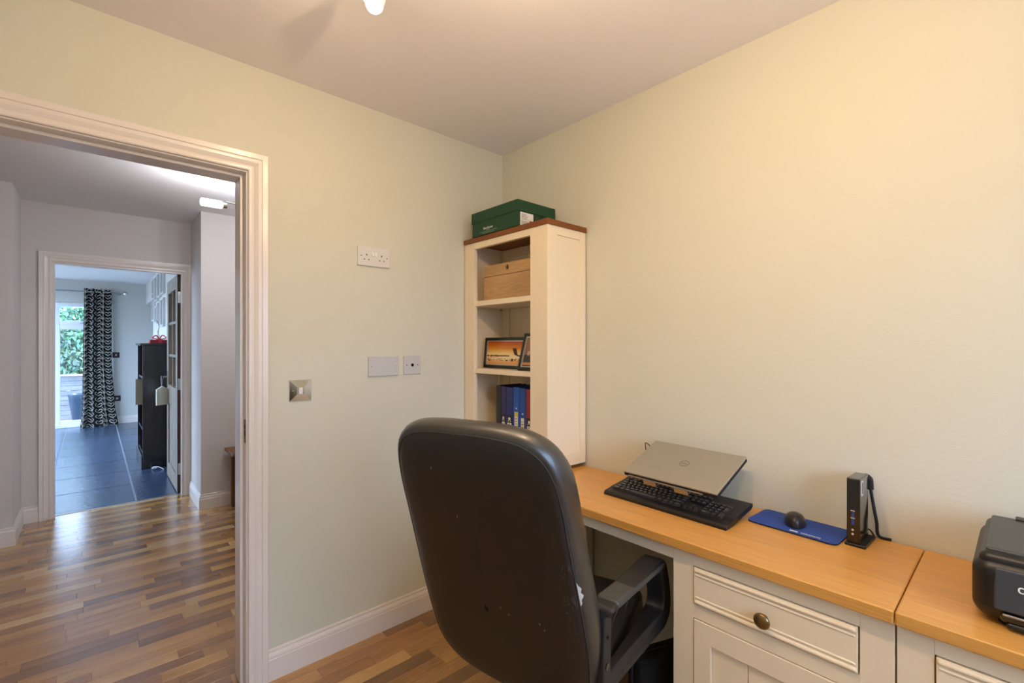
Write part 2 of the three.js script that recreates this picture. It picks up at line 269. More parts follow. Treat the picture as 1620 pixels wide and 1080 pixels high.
// windows
function sash(parent, x0, x1, y0, y1, z, f, glassName = 'pane') {
  const w = obj('window_frame', [bx(x0, x0 + f, y0, y1, z - 0.035, z + 0.035, 0.006), bx(x1 - f, x1, y0, y1, z - 0.035, z + 0.035, 0.006), bx(x0 + f, x1 - f, y0, y0 + f, z - 0.035, z + 0.035, 0.006), bx(x0 + f, x1 - f, y1 - f, y1, z - 0.035, z + 0.035, 0.006)], M.upvc, parent);
  obj(glassName, bx(x0 + f, x1 - f, y0 + f, y1 - f, z - 0.003, z + 0.003), M.glass, w); return w;
}
const w1 = structGroup('window_1');
for (const [a, b] of [[WX0, (WX0 + WX1) / 2], [(WX0 + WX1) / 2, WX1]]) sash(w1, a, b, WY0, WY1, Z1 + 0.09, 0.06);
obj('window_sill', bx(WX0 - 0.05, WX1 + 0.05, WY0 - 0.03, WY0 + 0.002, Z1 - 0.05, Z1 + 0.06, 0.004), M.trim, w1);
const w2 = structGroup('window_2');
{
  const z = KF - 0.09, cuts = [PX0, -2.9, -2.21, PX1];
  for (let i = 0; i < 3; i++) { sash(w2, cuts[i], cuts[i + 1], 0.03, 1.63, z, 0.07); const t = sash(w2, cuts[i], cuts[i + 1], 1.63, PY1, z, 0.065); obj('window_handle', bx(cuts[i] + 0.3, cuts[i] + 0.42, 1.655, 1.668, z + 0.035, z + 0.05, 0.004), M.steel, t); }
  obj('window_sill', bx(PX0, PX1, 0, 0.03, KF - 0.2, KF, 0.003), M.upvc, w2);
}
const w3 = structGroup('window_3');
{ const g = [bx(KX0 - 0.08, KX0 - 0.02, 0.12, 0.19, -7.9, -3.5), bx(KX0 - 0.08, KX0 - 0.02, 2.13, 2.2, -7.9, -3.5)]; for (const z of [-7.9, -6.46, -5.02, -3.57]) g.push(bx(KX0 - 0.08, KX0 - 0.02, 0.19, 2.13, z, z + 0.07)); const f = obj('window_frame', g, M.upvc, w3); for (const z of [-7.83, -6.39, -4.95]) obj('pane', bx(KX0 - 0.053, KX0 - 0.047, 0.19, 2.13, z, z + 1.37), M.glass, f); }

const w4 = structGroup('window_4');
{ const g = [bx(RX0, RX0 + 0.06, 2.52, 2.6, RZ0, RZ1), bx(RX1 - 0.06, RX1, 2.52, 2.6, RZ0, RZ1)], n = 3, p = (RZ1 - RZ0 - 0.06) / n; for (let i = 0; i <= n; i++) g.push(bx(RX0 + 0.06, RX1 - 0.06, 2.52, 2.6, RZ0 + i * p, RZ0 + i * p + 0.06)); const f = obj('window_frame', g, M.upvc, w4); for (let i = 0; i < n; i++) obj('pane', bx(RX0 + 0.06, RX1 - 0.06, 2.56, 2.566, RZ0 + 0.06 + i * p, RZ0 + (i + 1) * p), M.glass, f); }

// ---------- lamps ----------
const bar = thing('ceiling_spot_bar', 'white ceiling spotlight bar with a bare glowing bulb', 'ceiling light', [-1.15, CE, 1.35]);
obj('rail', bx(-0.02, 0.02, -0.03, -0.002, -0.62, 0.62, 0.006), M.white, bar);
[[-0.515, -0.02, -0.012], [0, 0.012, 0], [0.52, 0.02, 0.01]].forEach(([z, ox, oz], i) => {
  const head = new THREE.Group(); head.name = numbered('lamp_head'); bar.add(head); head.position.set(0, 0, z);
  const drop = i ? -0.28 : -0.155, d = new THREE.Vector3(ox, -0.05, oz).normalize();
  obj('lamp_arm', tube([[0, -0.028, 0], [ox * 0.2, -0.07, oz * 0.2], [ox * 0.6, drop + 0.043, oz * 0.6]], 0.005, 12), M.steel, head);
  const q = new THREE.Quaternion().setFromUnitVectors(new THREE.Vector3(0, -1, 0), d);
  const cup = lathe(i ? [[0.001, 0.022], [0.009, 0.022], [0.014, 0.016], [0.0145, -0.006], [0.001, -0.006]] : [[0.001, 0.022], [0.009, 0.022], [0.02, 0.014], [0.027, -0.008], [0.029, -0.028], [0.0275, -0.028], [0.025, -0.008], [0.018, 0.012], [0.001, 0.018]]); cup.applyQuaternion(q); cup.translate(ox * 0.7, drop + 0.029, oz * 0.7);
  obj('lamp_holder', cup, M.white, head);
  const b = flat(new THREE.SphereGeometry(0.0235, 20, 14)); b.translate(ox, drop, oz);
  obj('bulb', b, glow(0xffe6c4, 9), head);
  const l = i < 2 ? new THREE.PointLight(WARM, LAMP * [0.5, 1.3][i], 0, 2) : new THREE.SpotLight(WARM, LAMP * 1.75, 0, 1.4, 1, 2); l.shadow.radius = 0.8; l.castShadow = true;
  if (i === 2) { l.target.position.set(0, 1.65, 2.1); scene.add(l.target); }
  l.position.set(-1.15 + ox, CE + drop, 1.35 + z + oz); scene.add(l);
});
const hl = thing('hall_ceiling_light', 'chrome bar light with white glass cylinder shades on the hall ceiling', 'ceiling light', [-0.975, HC, -1.42]);
obj('ceiling_rose', lathe([[0.001, 0], [0.055, 0], [0.055, -0.018], [0.05, -0.025], [0.001, -0.025]]), M.chrome, hl);
obj('stem', cyl(0.006, 0.006, 0.15, 0, -0.09, 0), M.chrome, hl);
obj('bar', tube([[-0.14, -0.16, 0.02], [0, -0.165, 0], [0.3, -0.16, -0.03]], 0.005, 20), M.chrome, hl);
for (const [x, z, dx, dz] of [[-0.16, 0.02, -0.115, 0.03], [0.02, -0.05, 0.03, 0.1], [0.24, -0.03, 0.1, 0.05]]) {
  const y = -0.185, s = new THREE.Vector3(x, y, z), e = new THREE.Vector3(x + dx, y - 0.008, z + dz), mid = s.clone().add(e).multiplyScalar(0.5), dir = e.clone().sub(s), L = dir.length(); dir.normalize();
  const g = lathe([[0.001, -L / 2], [0.020, -L / 2], [0.024, -L / 2 + 0.005], [0.024, L / 2 - 0.004], [0.001, L / 2]], 24); g.applyQuaternion(new THREE.Quaternion().setFromUnitVectors(new THREE.Vector3(0, 1, 0), dir)); g.translate(mid.x, mid.y, mid.z);
  const sh = obj('glass_shade', g, glow(0xfff4e6, 5), hl); const c = flat(new THREE.CylinderGeometry(0.016, 0.02, 0.025, 20)); c.applyQuaternion(new THREE.Quaternion().setFromUnitVectors(new THREE.Vector3(0, 1, 0), dir)); c.translate(s.x - dir.x * 0.012, s.y - dir.y * 0.012, s.z - dir.z * 0.012); obj('lamp_cap', c, M.chrome, hl);
  const l = new THREE.PointLight(HALLWHITE, HALL / 3, 0, 2); l.shadow.radius = 2; l.castShadow = true; l.position.set(-0.975 + mid.x, HC + mid.y, -1.42 + mid.z); scene.add(l);
}

// ---------- fitted furniture along the right wall ----------
const FX = -0.43, TOP = 0.752, TX = -0.456;
// a bead-edged drawer front facing -x
function drawer(parent, z0, z1, y0, y1) {
  const d = obj('drawer', [bx(FX - 0.004, FX + 0.016, y0, y1, z0, z1, 0.002)], M.cream, parent);
  obj('bead', [y1 - 0.008, y1 - 0.021, y0 + 0.008, y0 + 0.021].map((y, i) => { const g = flat(new THREE.CapsuleGeometry(i % 2 ? 0.0035 : 0.006, z1 - z0 - 0.014, 4, 10)); g.rotateX(Math.PI / 2); g.translate(FX - 0.003, y, (z0 + z1) / 2); return g; }), M.cream, d);
  const k = lathe([[0.001, 0.03], [0.010, 0.0295], [0.0175, 0.026], [0.0205, 0.021], [0.019, 0.017], [0.010, 0.013], [0.007, 0.008], [0.009, 0.002], [0.011, 0]], 28); k.rotateZ(Math.PI / 2); k.translate(FX - 0.003, (y0 + y1) / 2 - 0.012, (z0 + z1) / 2 - 0.003);
  obj('knob', k, M.bronze, d); return d;
}
function door(parent, z0, z1, y0, y1, knobAt) {
  const s = 0.05, t = 0.058, d = new THREE.Group(); d.name = numbered('door'); parent.add(d);
  obj('door_frame', [bx(FX - 0.003, FX + 0.016, y0, y1, z0, z0 + s, 0.0015), bx(FX - 0.003, FX + 0.016, y0, y1, z1 - s, z1, 0.0015), bx(FX - 0.003, FX + 0.016, y1 - t, y1, z0 + s - 0.001, z1 - s + 0.001, 0.0012), bx(FX - 0.003, FX + 0.016, y0, y0 + t, z0 + s - 0.001, z1 - s + 0.001, 0.0012)], M.cream, d);
  const n = Math.round((z1 - z0 - 2 * s) / 0.095), p = (z1 - z0 - 2 * s) / n;
  for (let i = 0; i < n; i++) obj('board', bx(FX + 0.006, FX + 0.014, y0 + t - 0.004, y1 - t + 0.004, z0 + s + i * p + 0.0008, z0 + s + (i + 1) * p - 0.0008, 0.0015), M.cream, d);
  const k = lathe([[0.001, 0.028], [0.012, 0.027], [0.0175, 0.024], [0.019, 0.02], [0.008, 0.012], [0.008, 0.003], [0.011, 0]], 24); k.rotateZ(Math.PI / 2); k.translate(FX - 0.003, y1 - 0.16, knobAt); obj('knob', k, M.bronze, d); return d;
}
const tops = (z0, z1) => bx(TX, -0.006, TOP - 0.030, TOP, z0, z1, 0.004, 3);
const desk = thing('desk', 'cream painted desk with oak top, knee hole and drawer, under the laptop', 'desk');
obj('desktop', tops(0.613, 1.8115), M.oakTop, desk, 'z');
obj('apron', bx(FX, FX + 0.018, 0.678, 0.722, 0.66, 1.2875, 0.001), M.cream, desk);
obj('back_rail', bx(-0.036, -0.018, 0.60, 0.722, 0.655, 1.29, 0.001), M.cream, desk);
obj('leg', bx(FX, FX + 0.045, 0, 0.722, 0.615, 0.66, 0.0015), M.cream, desk); obj('leg', bx(-0.062, -0.017, 0, 0.722, 0.615, 0.66, 0.0015), M.cream, desk);
obj('stile', bx(FX, FX + 0.04, 0, 0.722, 1.2875, 1.3505, 0.0012), M.cream, desk); obj('stile', bx(FX, FX + 0.04, 0, 0.722, 1.747, 1.8095, 0.0012), M.cream, desk);
obj('side_panel', bx(FX + 0.04, -0.017, 0.05, 0.722, 1.2885, 1.304), M.cream, desk); obj('side_panel', bx(FX + 0.04, -0.017, 0.05, 0.722, 1.793, 1.808), M.cream, desk);
obj('top_rail', bx(FX, FX + 0.02, 0.679, 0.722, 1.3505, 1.747, 0.0008), M.cream, desk);
obj('rail', bx(FX, FX + 0.02, 0.5275, 0.5675, 1.3505, 1.747, 0.0008), M.cream, desk); obj('plinth', bx(FX + 0.004, FX + 0.02, 0, 0.06, 1.3505, 1.747), M.cream, desk);
drawer(desk, 1.353, 1.7435, 0.570, 0.6765); door(desk, 1.353, 1.7445, 0.063, 0.525, 1.70);
const cab = thing('side_cabinet', 'cream painted cabinet with oak top carrying the black printer', 'cabinet');
obj('worktop', tops(1.8130, 2.72), M.oakTop, cab, 'z');
obj('stile', bx(FX, FX + 0.04, 0, 0.722, 1.8130, 1.874, 0.0012), M.cream, cab); obj('stile', bx(FX, FX + 0.04, 0, 0.722, 2.655, 2.718, 0.0012), M.cream, cab);
obj('side_panel', bx(FX + 0.04, -0.017, 0.05, 0.722, 1.8145, 1.83), M.cream, cab); obj('side_panel', bx(FX + 0.04, -0.017, 0.05, 0.722, 2.70, 2.716), M.cream, cab);
obj('top_rail', bx(FX, FX + 0.02, 0.679, 0.722, 1.874, 2.655, 0.0008), M.cream, cab); obj('rail', bx(FX, FX + 0.02, 0.5275, 0.5675, 1.874, 2.655, 0.0008), M.cream, cab); obj('plinth', bx(FX + 0.004, FX + 0.02, 0, 0.06, 1.874, 2.655), M.cream, cab);
drawer(cab, 1.8765, 2.264, 0.570, 0.6765); drawer(cab, 2.266, 2.653, 0.570, 0.6765); door(cab, 1.8765, 2.264, 0.063, 0.525, 2.22); door(cab, 2.266, 2.653, 0.063, 0.525, 2.31);
const low = thing('base_cabinet', 'cream painted base cabinet behind the chair, carrying the tall shelf unit', 'cabinet');
obj('worktop', tops(0.004, 0.612), M.oakTop, low, 'z');
obj('stile', bx(FX, FX + 0.04, 0, 0.722, 0.02, 0.08, 0.0012), M.cream, low); obj('stile', bx(FX, FX + 0.04, 0, 0.722, 0.55, 0.61, 0.0012), M.cream, low);
obj('side_panel', [bx(FX + 0.04, -0.066, 0.04, 0.722, 0.598, 0.605), bx(-0.066, -0.018, 0, 0.722, 0.59, 0.61, 0.001)], M.cream, low); obj('side_panel', bx(FX + 0.04, -0.017, 0.04, 0.722, 0.02, 0.035), M.cream, low);
obj('top_rail', bx(FX, FX + 0.02, 0.679, 0.722, 0.08, 0.55, 0.0008), M.cream, low); obj('rail', bx(FX, FX + 0.02, 0.5275, 0.5675, 0.08, 0.55, 0.0008), M.cream, low); obj('plinth', bx(FX + 0.004, FX + 0.02, 0, 0.06, 0.08, 0.55), M.cream, low);
drawer(low, 0.0825, 0.5475, 0.570, 0.6765); door(low, 0.0825, 0.314, 0.063, 0.525, 0.28); door(low, 0.316, 0.5475, 0.063, 0.525, 0.35);
// tall shelf unit
const hu = thing('shelf_unit', 'tall cream open shelf unit with an oak top in the corner', 'bookcase');
const SX = -0.27, SB = -0.008, ST = 1.850;
obj('oak_top', bx(SX - 0.008, SB, ST, ST + 0.024, 0.004, 0.618, 0.003), M.oakDark, hu, 'z');
obj('front_stile', bx(SX, SX + 0.022, 0.77, ST, 0.006, 0.086, 0.0012), M.cream, hu); obj('front_stile', bx(SX, SX + 0.022, 0.77, ST, 0.503, 0.610, 0.0012), M.cream, hu);
obj('top_rail', bx(SX + 0.0005, SX + 0.022, 1.818, ST, 0.086, 0.503, 0.0008), M.cream, hu); obj('bottom_rail', bx(SX + 0.0005, SX + 0.022, 0.77, 0.80, 0.086, 0.503, 0.0008), M.cream, hu);
function sidePanel(z0, z1, out) {
  const f = [bx(SX + 0.022, SX + 0.064, 0.77, ST, z0, z1, 0.0012), bx(SB - 0.042, SB, 0.77, ST, z0, z1, 0.0012), bx(SX + 0.064, SB - 0.042, ST - 0.038, ST, z0 + 0.0004, z1 - 0.0004, 0.0008), bx(SX + 0.064, SB - 0.042, 0.77, 0.826, z0 + 0.0004, z1 - 0.0004, 0.0008)];
  const p = obj('side_frame', f, M.cream, hu); obj('side_panel', bx(SX + 0.06, SB - 0.04, 0.82, ST - 0.03, (z0 + z1) / 2 - 0.004, (z0 + z1) / 2 + 0.004), M.cream, p);
}
sidePanel(0.590, 0.610); sidePanel(0.008, 0.028);
obj('back_frame', [bx(SB - 0.016, SB, 0.77, ST, 0.028, 0.083, 0.001), bx(SB - 0.016, SB, 0.77, ST, 0.535, 0.590, 0.001), bx(SB - 0.016, SB, ST - 0.045, ST, 0.083, 0.535, 0.001)], M.cream, hu);
for (let i = 0; i < 5; i++) obj('back_board', bx(SB - 0.009, SB - 0.002, 0.78, ST - 0.04, 0.083 + i * 0.0904 + 0.0008, 0.083 + (i + 1) * 0.0904 - 0.0008, 0.0012), M.cream, hu);
for (const [y, t] of [[1.548, 0.026], [1.200, 0.024], [0.800, 0.024]]) { const s = obj('shelf', bx(SX + 0.006 + (y < 1 ? 0.017 : 0), SB - 0.017, y - t, y, 0.030, 0.588, 0.002), M.cream, hu); if (y > 1) obj('shelf_pin', [cyl(0.004, 0.004, 0.012, -0.04, y - t - 0.005, 0.034, 'z', 10)], M.steel, s); }

// ---------- things on the shelf unit ----------
{
  const t = thing('shoe_box', 'dark green lidded shoe box with white print on top of the shelf unit', 'box', [-0.286, ST + 0.024, 0.085]);
  const L = 0.352, D = 0.255, h = 0.122, lid = 0.052;
  const face = canvasTex(1024, 256, (c, w, hh) => {
    c.fillStyle = '#0d4026'; c.fillRect(0, 0, w, hh); c.fillStyle = '#e9efe6'; c.textAlign = 'center';
    c.font = 'bold 54px serif'; c.fillText('Barbour', w * 0.37, hh * 0.64); c.font = '18px serif'; c.fillText('COUNTRY', w * 0.37, hh * 0.73);
    c.font = '20px serif'; c.fillStyle = '#b9cdbd'; c.fillText('J. BARBOUR AND SONS LTD  SOUTH SHIELDS', w * 0.37, hh * 0.83); c.fillText('TYNE AND WEAR  ENGLAND', w * 0.37, hh * 0.92);
  });
  const body = obj('box_body', bx(0.004, D - 0.004, 0, h - 0.004, 0.004, L - 0.004, 0.0015), M.green, t);
  const fp = new THREE.BoxGeometry(0.0006, h - lid, L - 0.012); fp.translate(0.0037, (h - lid) / 2 + 0.001, L / 2);
  { const uv = fp.attributes.uv, p = fp.attributes.position; for (let i = 0; i < p.count; i++) uv.setXY(i, (p.getZ(i) - 0.006) / (L - 0.012), (p.getY(i) - 0.001) / (h - lid)); }
  obj('printed_side', fp, std({ map: face, roughness: 0.55 }), body, 'keep');
  obj('lid', [bx(0, D, h - lid, h, 0, L, 0.002)], M.green, t);
  const st = canvasTex(256, 256, (c) => { c.fillStyle = '#e8e6e2'; c.fillRect(0, 0, 256, 256); c.fillStyle = '#4a4a50'; for (let i = 0; i < 5; i++) c.fillRect(24, 30 + i * 24, 90 + (i * 37) % 50, 8); for (let i = 0; i < 26; i++) if ((i * 7) % 5 < 3) c.fillRect(24 + i * 5, 160, 3, 70); c.fillRect(180, 140, 50, 60); });
  const sp = new THREE.BoxGeometry(0.085, 0.062, 0.0006); sp.translate(0.062, 0.036, L - 0.0035); obj('size_sticker', sp, std({ map: st, roughness: 0.6 }), body, 'keep');
}
{
  const t = thing('wooden_box', 'pale pine box with lid and small clasp on the upper shelf', 'box', [-0.245, 1.548, 0.138]);
  const D = 0.2, L = 0.352, h = 0.176, s = h * 0.68;
  obj('box_body', bx(0, D, 0, s - 0.001, 0, L, 0.002), M.pine, t, 'z'); obj('lid', bx(0, D, s + 0.0006, h, 0, L, 0.002), M.pine, t, 'z');
  const fj = []; for (let i = 0; i < 7; i++) fj.push(cyl(0.006, 0.006, 0.004, 0.0005, 0.012 + i * 0.0155, 0.003, 'x', 14)); obj('finger_joint', fj, M.pine, t);
  const ring = flat(new THREE.TorusGeometry(0.0075, 0.0014, 8, 24)); ring.rotateY(Math.PI / 2); ring.translate(-0.003, h - 0.026, L * 0.52);
  obj('clasp', [ring, bx(-0.003, 0.0005, h - 0.034, h - 0.012, L * 0.52 - 0.003, L * 0.52 + 0.003, 0.001)], M.brass, t);
}
function photoFrame(label, pos, turn, w, h, tex, lean) {
  const t = thing('picture_frame', label, 'picture frame', pos, turn), g = new THREE.Group(); g.name = numbered('frame'); t.add(g); g.rotation.z = -lean;
  const b = 0.016; // faces -x, width along z
  obj('moulding', [bx(0, 0.014, 0, b, 0, w, 0.003), bx(0, 0.014, h - b, h, 0, w, 0.003), bx(0, 0.014, b, h - b, 0, b, 0.003), bx(0, 0.014, b, h - b, w - b, w, 0.003)], M.frameDark, g);
  obj('inner_edge', [bx(0.003, 0.012, b, b + 0.004, b, w - b), bx(0.003, 0.012, h - b - 0.005, h - b, b, w - b), bx(0.003, 0.012, b, h - b, b, b + 0.004), bx(0.003, 0.012, b, h - b, w - b - 0.004, w - b)], M.frameSilver, g);
  const p = new THREE.BoxGeometry(0.001, h - 2 * b - 0.008, w - 2 * b - 0.008); p.translate(0.007, h / 2, w / 2); { const uv = p.attributes.uv, q = p.attributes.position; for (let i = 0; i < q.count; i++) uv.setXY(i, (q.getZ(i) - b - 0.004) / (w - 2 * b - 0.008), (q.getY(i) - b - 0.004) / (h - 2 * b - 0.008)); }
  obj('photograph', p, phy({ map: tex, roughness: 0.15 }), g, 'keep');
  obj('frame_back', [bx(0.009, 0.013, 0.004, h - 0.004, 0.004, w - 0.004)], M.blackMatte, g);
  const strut = flat(new THREE.BoxGeometry(0.003, h * 0.72, 0.04)); strut.translate(0, -h * 0.36, 0); strut.rotateZ(0.28 + lean); strut.translate(0.016, h * 0.72, w / 2); obj('strut', strut, M.blackMatte, g);
  return t;
}
const plane = canvasTex(512, 340, (c, w, h) => {
  const g = c.createLinearGradient(0, 0, 0, h); g.addColorStop(0, '#a8400c'); g.addColorStop(0.3, '#d98a2c'); g.addColorStop(0.52, '#f2d690'); g.addColorStop(0.6, '#f0d9a0'); g.addColorStop(1, '#d8975c'); c.fillStyle = g; c.fillRect(0, 0, w, h);
  const r = mulberry(4); c.fillStyle = '#5c2a10'; for (let i = 0; i < 60; i++) { const x = r() * w * 0.58; c.fillRect(x, h * 0.595 + r() * 6, 8 + r() * 14, 14 + r() * 6); }
  c.fillStyle = '#f4e2b8'; c.beginPath(); c.moveTo(w * 0.36, h * 0.66); c.lineTo(w * 0.9, h * 0.63); c.lineTo(w * 0.98, h * 0.72); c.lineTo(w * 0.5, h * 0.8); c.lineTo(w * 0.05, h * 0.78); c.closePath(); c.fill();
  c.fillStyle = '#3c1a0c'; for (let i = 0; i < 70; i++) { const x = r() * w * 0.98; c.fillRect(x, h * (0.72 + r() * 0.11), 6 + r() * 16, 4 + r() * 8); }
  c.beginPath(); c.moveTo(w * 0.66, h * 0.29); c.lineTo(w * 0.76, h * 0.29); c.lineTo(w * 0.80, h * 0.56); c.lineTo(w * 0.97, h * 0.66); c.lineTo(w * 0.93, h * 0.7); c.lineTo(w * 0.72, h * 0.57); c.closePath(); c.fill();
  c.fillStyle = '#a85a20'; c.fillRect(w * 0.42, h * 0.30, w * 0.46, 5);
});
photoFrame('dark framed photograph of an aircraft tail under an orange sky', [-0.190, 1.202, 0.060], 0.04, 0.325, 0.160, plane, 0.10);
const dusk = canvasTex(256, 320, (c, w, h) => { c.fillStyle = '#8a6a58'; c.fillRect(0, 0, w, h); c.fillStyle = '#3a3a44'; c.fillRect(0, h * 0.6, w, h * 0.4); c.fillStyle = '#c9a488'; c.beginPath(); c.arc(w * 0.3, h * 0.55, 26, 0, 7); c.fill(); c.fillStyle = '#c98a60'; c.fillRect(0, h * 0.86, w, 30); });
photoFrame('dark framed photograph standing turned at the right end of the middle shelf', [-0.243, 1.204, 0.384], 0.15, 0.125, 0.185, dusk, 0.33);
{
  const lab = (kind) => canvasTex(64, 256, (c, w, h) => {
    c.fillStyle = kind === 1 ? '#e8dcb8' : '#101012'; c.fillRect(0, 0, w, h); c.fillStyle = '#ece6da';
    if (kind) { c.fillRect(3, 3, w - 6, h - 6); c.fillStyle = '#6a6a72'; for (let i = 0; i < 6; i++) c.fillRect(14, 30 + i * 22, 22 + (i * 13) % 16, 8); c.fillRect(12, 200, 36, 36); if (kind === 1) { c.fillStyle = '#d7c23a'; c.fillRect(3, 3, w - 6, 36); } }
    else { c.fillRect(6, 74, w - 12, 118); c.fillRect(6, 206, w - 12, 44); c.beginPath(); c.arc(w / 2, 36, 14, 0, 7); c.fill(); c.fillRect(14, 52, 10, 10); c.fillRect(40, 52, 10, 10); c.fillStyle = '#7a7a80'; for (let i = 0; i < 5; i++) c.fillRect(14, 84 + i * 20, 30, 6); c.fillRect(14, 222, 36, 10); }
  });
  const labs = [lab(0), lab(1), lab(2)].map((m) => std({ map: m, roughness: 0.45 }));
  const list = [[0.188, 0.038, '#0b0b0e', 'black lever arch file without a label, leftmost on the lower shelf', -1], [0.2275, 0.034, '#2c1658', 'purple lever arch file between the black and the navy files', 0], [0.263, 0.053, '#0a1d6a', 'navy blue lever arch file with a black and white label', 0], [0.3175, 0.044, '#0b4fae', 'bright blue file with a yellow headed label on the lower shelf', 1], [0.363, 0.043, '#0a48a6', 'bright blue file with a plain white label beside the red file', 2], [0.4075, 0.044, '#8c1522', 'dark red lever arch file on the lower shelf', 0]];
  list.forEach(([z, w, col, label, k], i) => {
    const m = phy({ color: col, roughness: 0.32, clearcoat: 0.2 }), h = 0.316 - (i % 3) * 0.002, D = 0.175;
    const t = thing('lever_arch_file', label, 'file', [-0.205, 0.8, z], 0, 'files on the lower shelf');
    obj('cover', [bx(0.002, D, 0, h, 0.0005, 0.003, 0.0008), bx(0.002, D, 0, h, w - 0.003, w - 0.0005, 0.0008)], m, t); obj('spine', bx(0, 0.004, 0, h, 0.0005, w - 0.0005, 0.0015), m, t);
    obj('pages', bx(0.02, D - 0.01, 0.006, h - 0.03, 0.004, w - 0.004), M.blackMatte, t);
    if (k >= 0) { const lw = k ? 0.024 : w * 0.74, lh = k ? 0.15 : 0.135, y = k === 1 ? 0.045 : k === 2 ? 0.022 : 0.04, p = new THREE.BoxGeometry(0.0008, lh, lw); p.translate(-0.0004, y + lh / 2, w / 2); { const uv = p.attributes.uv, q = p.attributes.position; for (let j = 0; j < q.count; j++) uv.setXY(j, (q.getZ(j) - w / 2) / lw + 0.5, (q.getY(j) - y) / lh); } obj('spine_label', p, labs[k], t, 'keep'); if (k) obj('finger_hole', cyl(0.004, 0.004, 0.001, -0.0004, y + lh + 0.018, w / 2, 'x', 16), M.white, t); }
  });
}

// ---------- things on the desk ----------
const font = await new FontLoader().loadAsync('fonts/droid/droid_sans_bold.typeface.json');
function text(str, size, depth = 0.0004) { const g = flat(new TextGeometry(str, { font, size, depth, curveSegments: 4, bevelEnabled: false })); g.computeBoundingBox(); const b = g.boundingBox; g.translate(-(b.min.x + b.max.x) / 2, -(b.min.y + b.max.y) / 2, 0); return g; }
// laptop on its stand. Local frame: +x runs up the slope (away from the sitter), +z along the desk, y out of the lid
const LT = 0.372, LW = 0.358, LD = 0.233;
{
  const t = thing('laptop', 'closed silver laptop tilted on a stand above the keyboard', 'laptop', [-0.262, 0.838, 1.171], -0.035);
  const g = new THREE.Group(); g.name = numbered('shell'); t.add(g); g.rotation.z = LT;
  obj('lid', bx(0, LD, 0.009, 0.0155, -LW / 2, LW / 2, 0.003, 3), M.silver, g);
  obj('base', bx(0.001, LD, -0.004, 0.0085, -LW / 2 + 0.001, LW / 2 - 0.001, 0.0035, 3), M.blackMatte, g);
  obj('front_trim', bx(-0.0008, 0.003, -0.002, 0.003, -LW / 2 + 0.02, LW / 2 - 0.05, 0.001), M.silver, g);
  const ring = flat(new THREE.TorusGeometry(0.0165, 0.0009, 6, 48)); ring.rotateX(Math.PI / 2); ring.translate(0, 0.0156, 0);
  const tx = text('DELL', 0.0075); tx.rotateX(-Math.PI / 2); tx.rotateY(-Math.PI / 2); tx.translate(0, 0.0153, 0);
  const lg = mg(ring, tx); lg.translate(LD * 0.52, 0, 0.005); obj('logo', lg, M.silverMark, g);
  const s = thing('laptop_stand', 'silver metal stand with two front lips holding the laptop', 'stand', [-0.262, TOP, 1.171], -0.035);
  const c = Math.cos(LT), n = Math.sin(LT), P = (a, b) => [a * c - b * n, 0.086 + a * n + b * c];
  const side = (z) => { const [x0, y0] = P(0.02, -0.0065), [x1, y1] = P(LD - 0.02, -0.0065); return [tube([[x0, y0, z], [x1, y1, z]], 0.004, 4), tube([[x1, y1, z], [x1 - 0.02, y1 * 0.5, z], [x1 - 0.03, 0.004, z]], 0.004, 10), tube([[x1 - 0.03, 0.004, z], [0.06, 0.004, z]], 0.004, 4)]; };
  obj('rail', side(-0.06), M.steel, s); obj('rail', side(0.06), M.steel, s);
  for (const z of [-0.062, 0.058]) { const l = [bx(-0.012, 0.02, -0.010, -0.0055, z - 0.025, z + 0.025, 0.0015), bx(-0.013, -0.0095, -0.010, 0.008, z - 0.025, z + 0.025, 0.0015)].map((q) => { q.rotateZ(LT); q.translate(0, 0.086, 0); return q; }); obj('lip', l, M.steel, s); }
}
tag(obj('laptop_cable', tube([[-0.085, 0.915, 1.005], [-0.08, 0.925, 0.985], [-0.06, 0.922, 0.962], [-0.045, 0.89, 0.955], [-0.03, 0.80, 0.965], [-0.02, 0.757, 0.98], [-0.02, 0.757, 1.1]], 0.0018, 40), M.rubber), 'thin dark cable looping from the left edge of the laptop', 'cable');
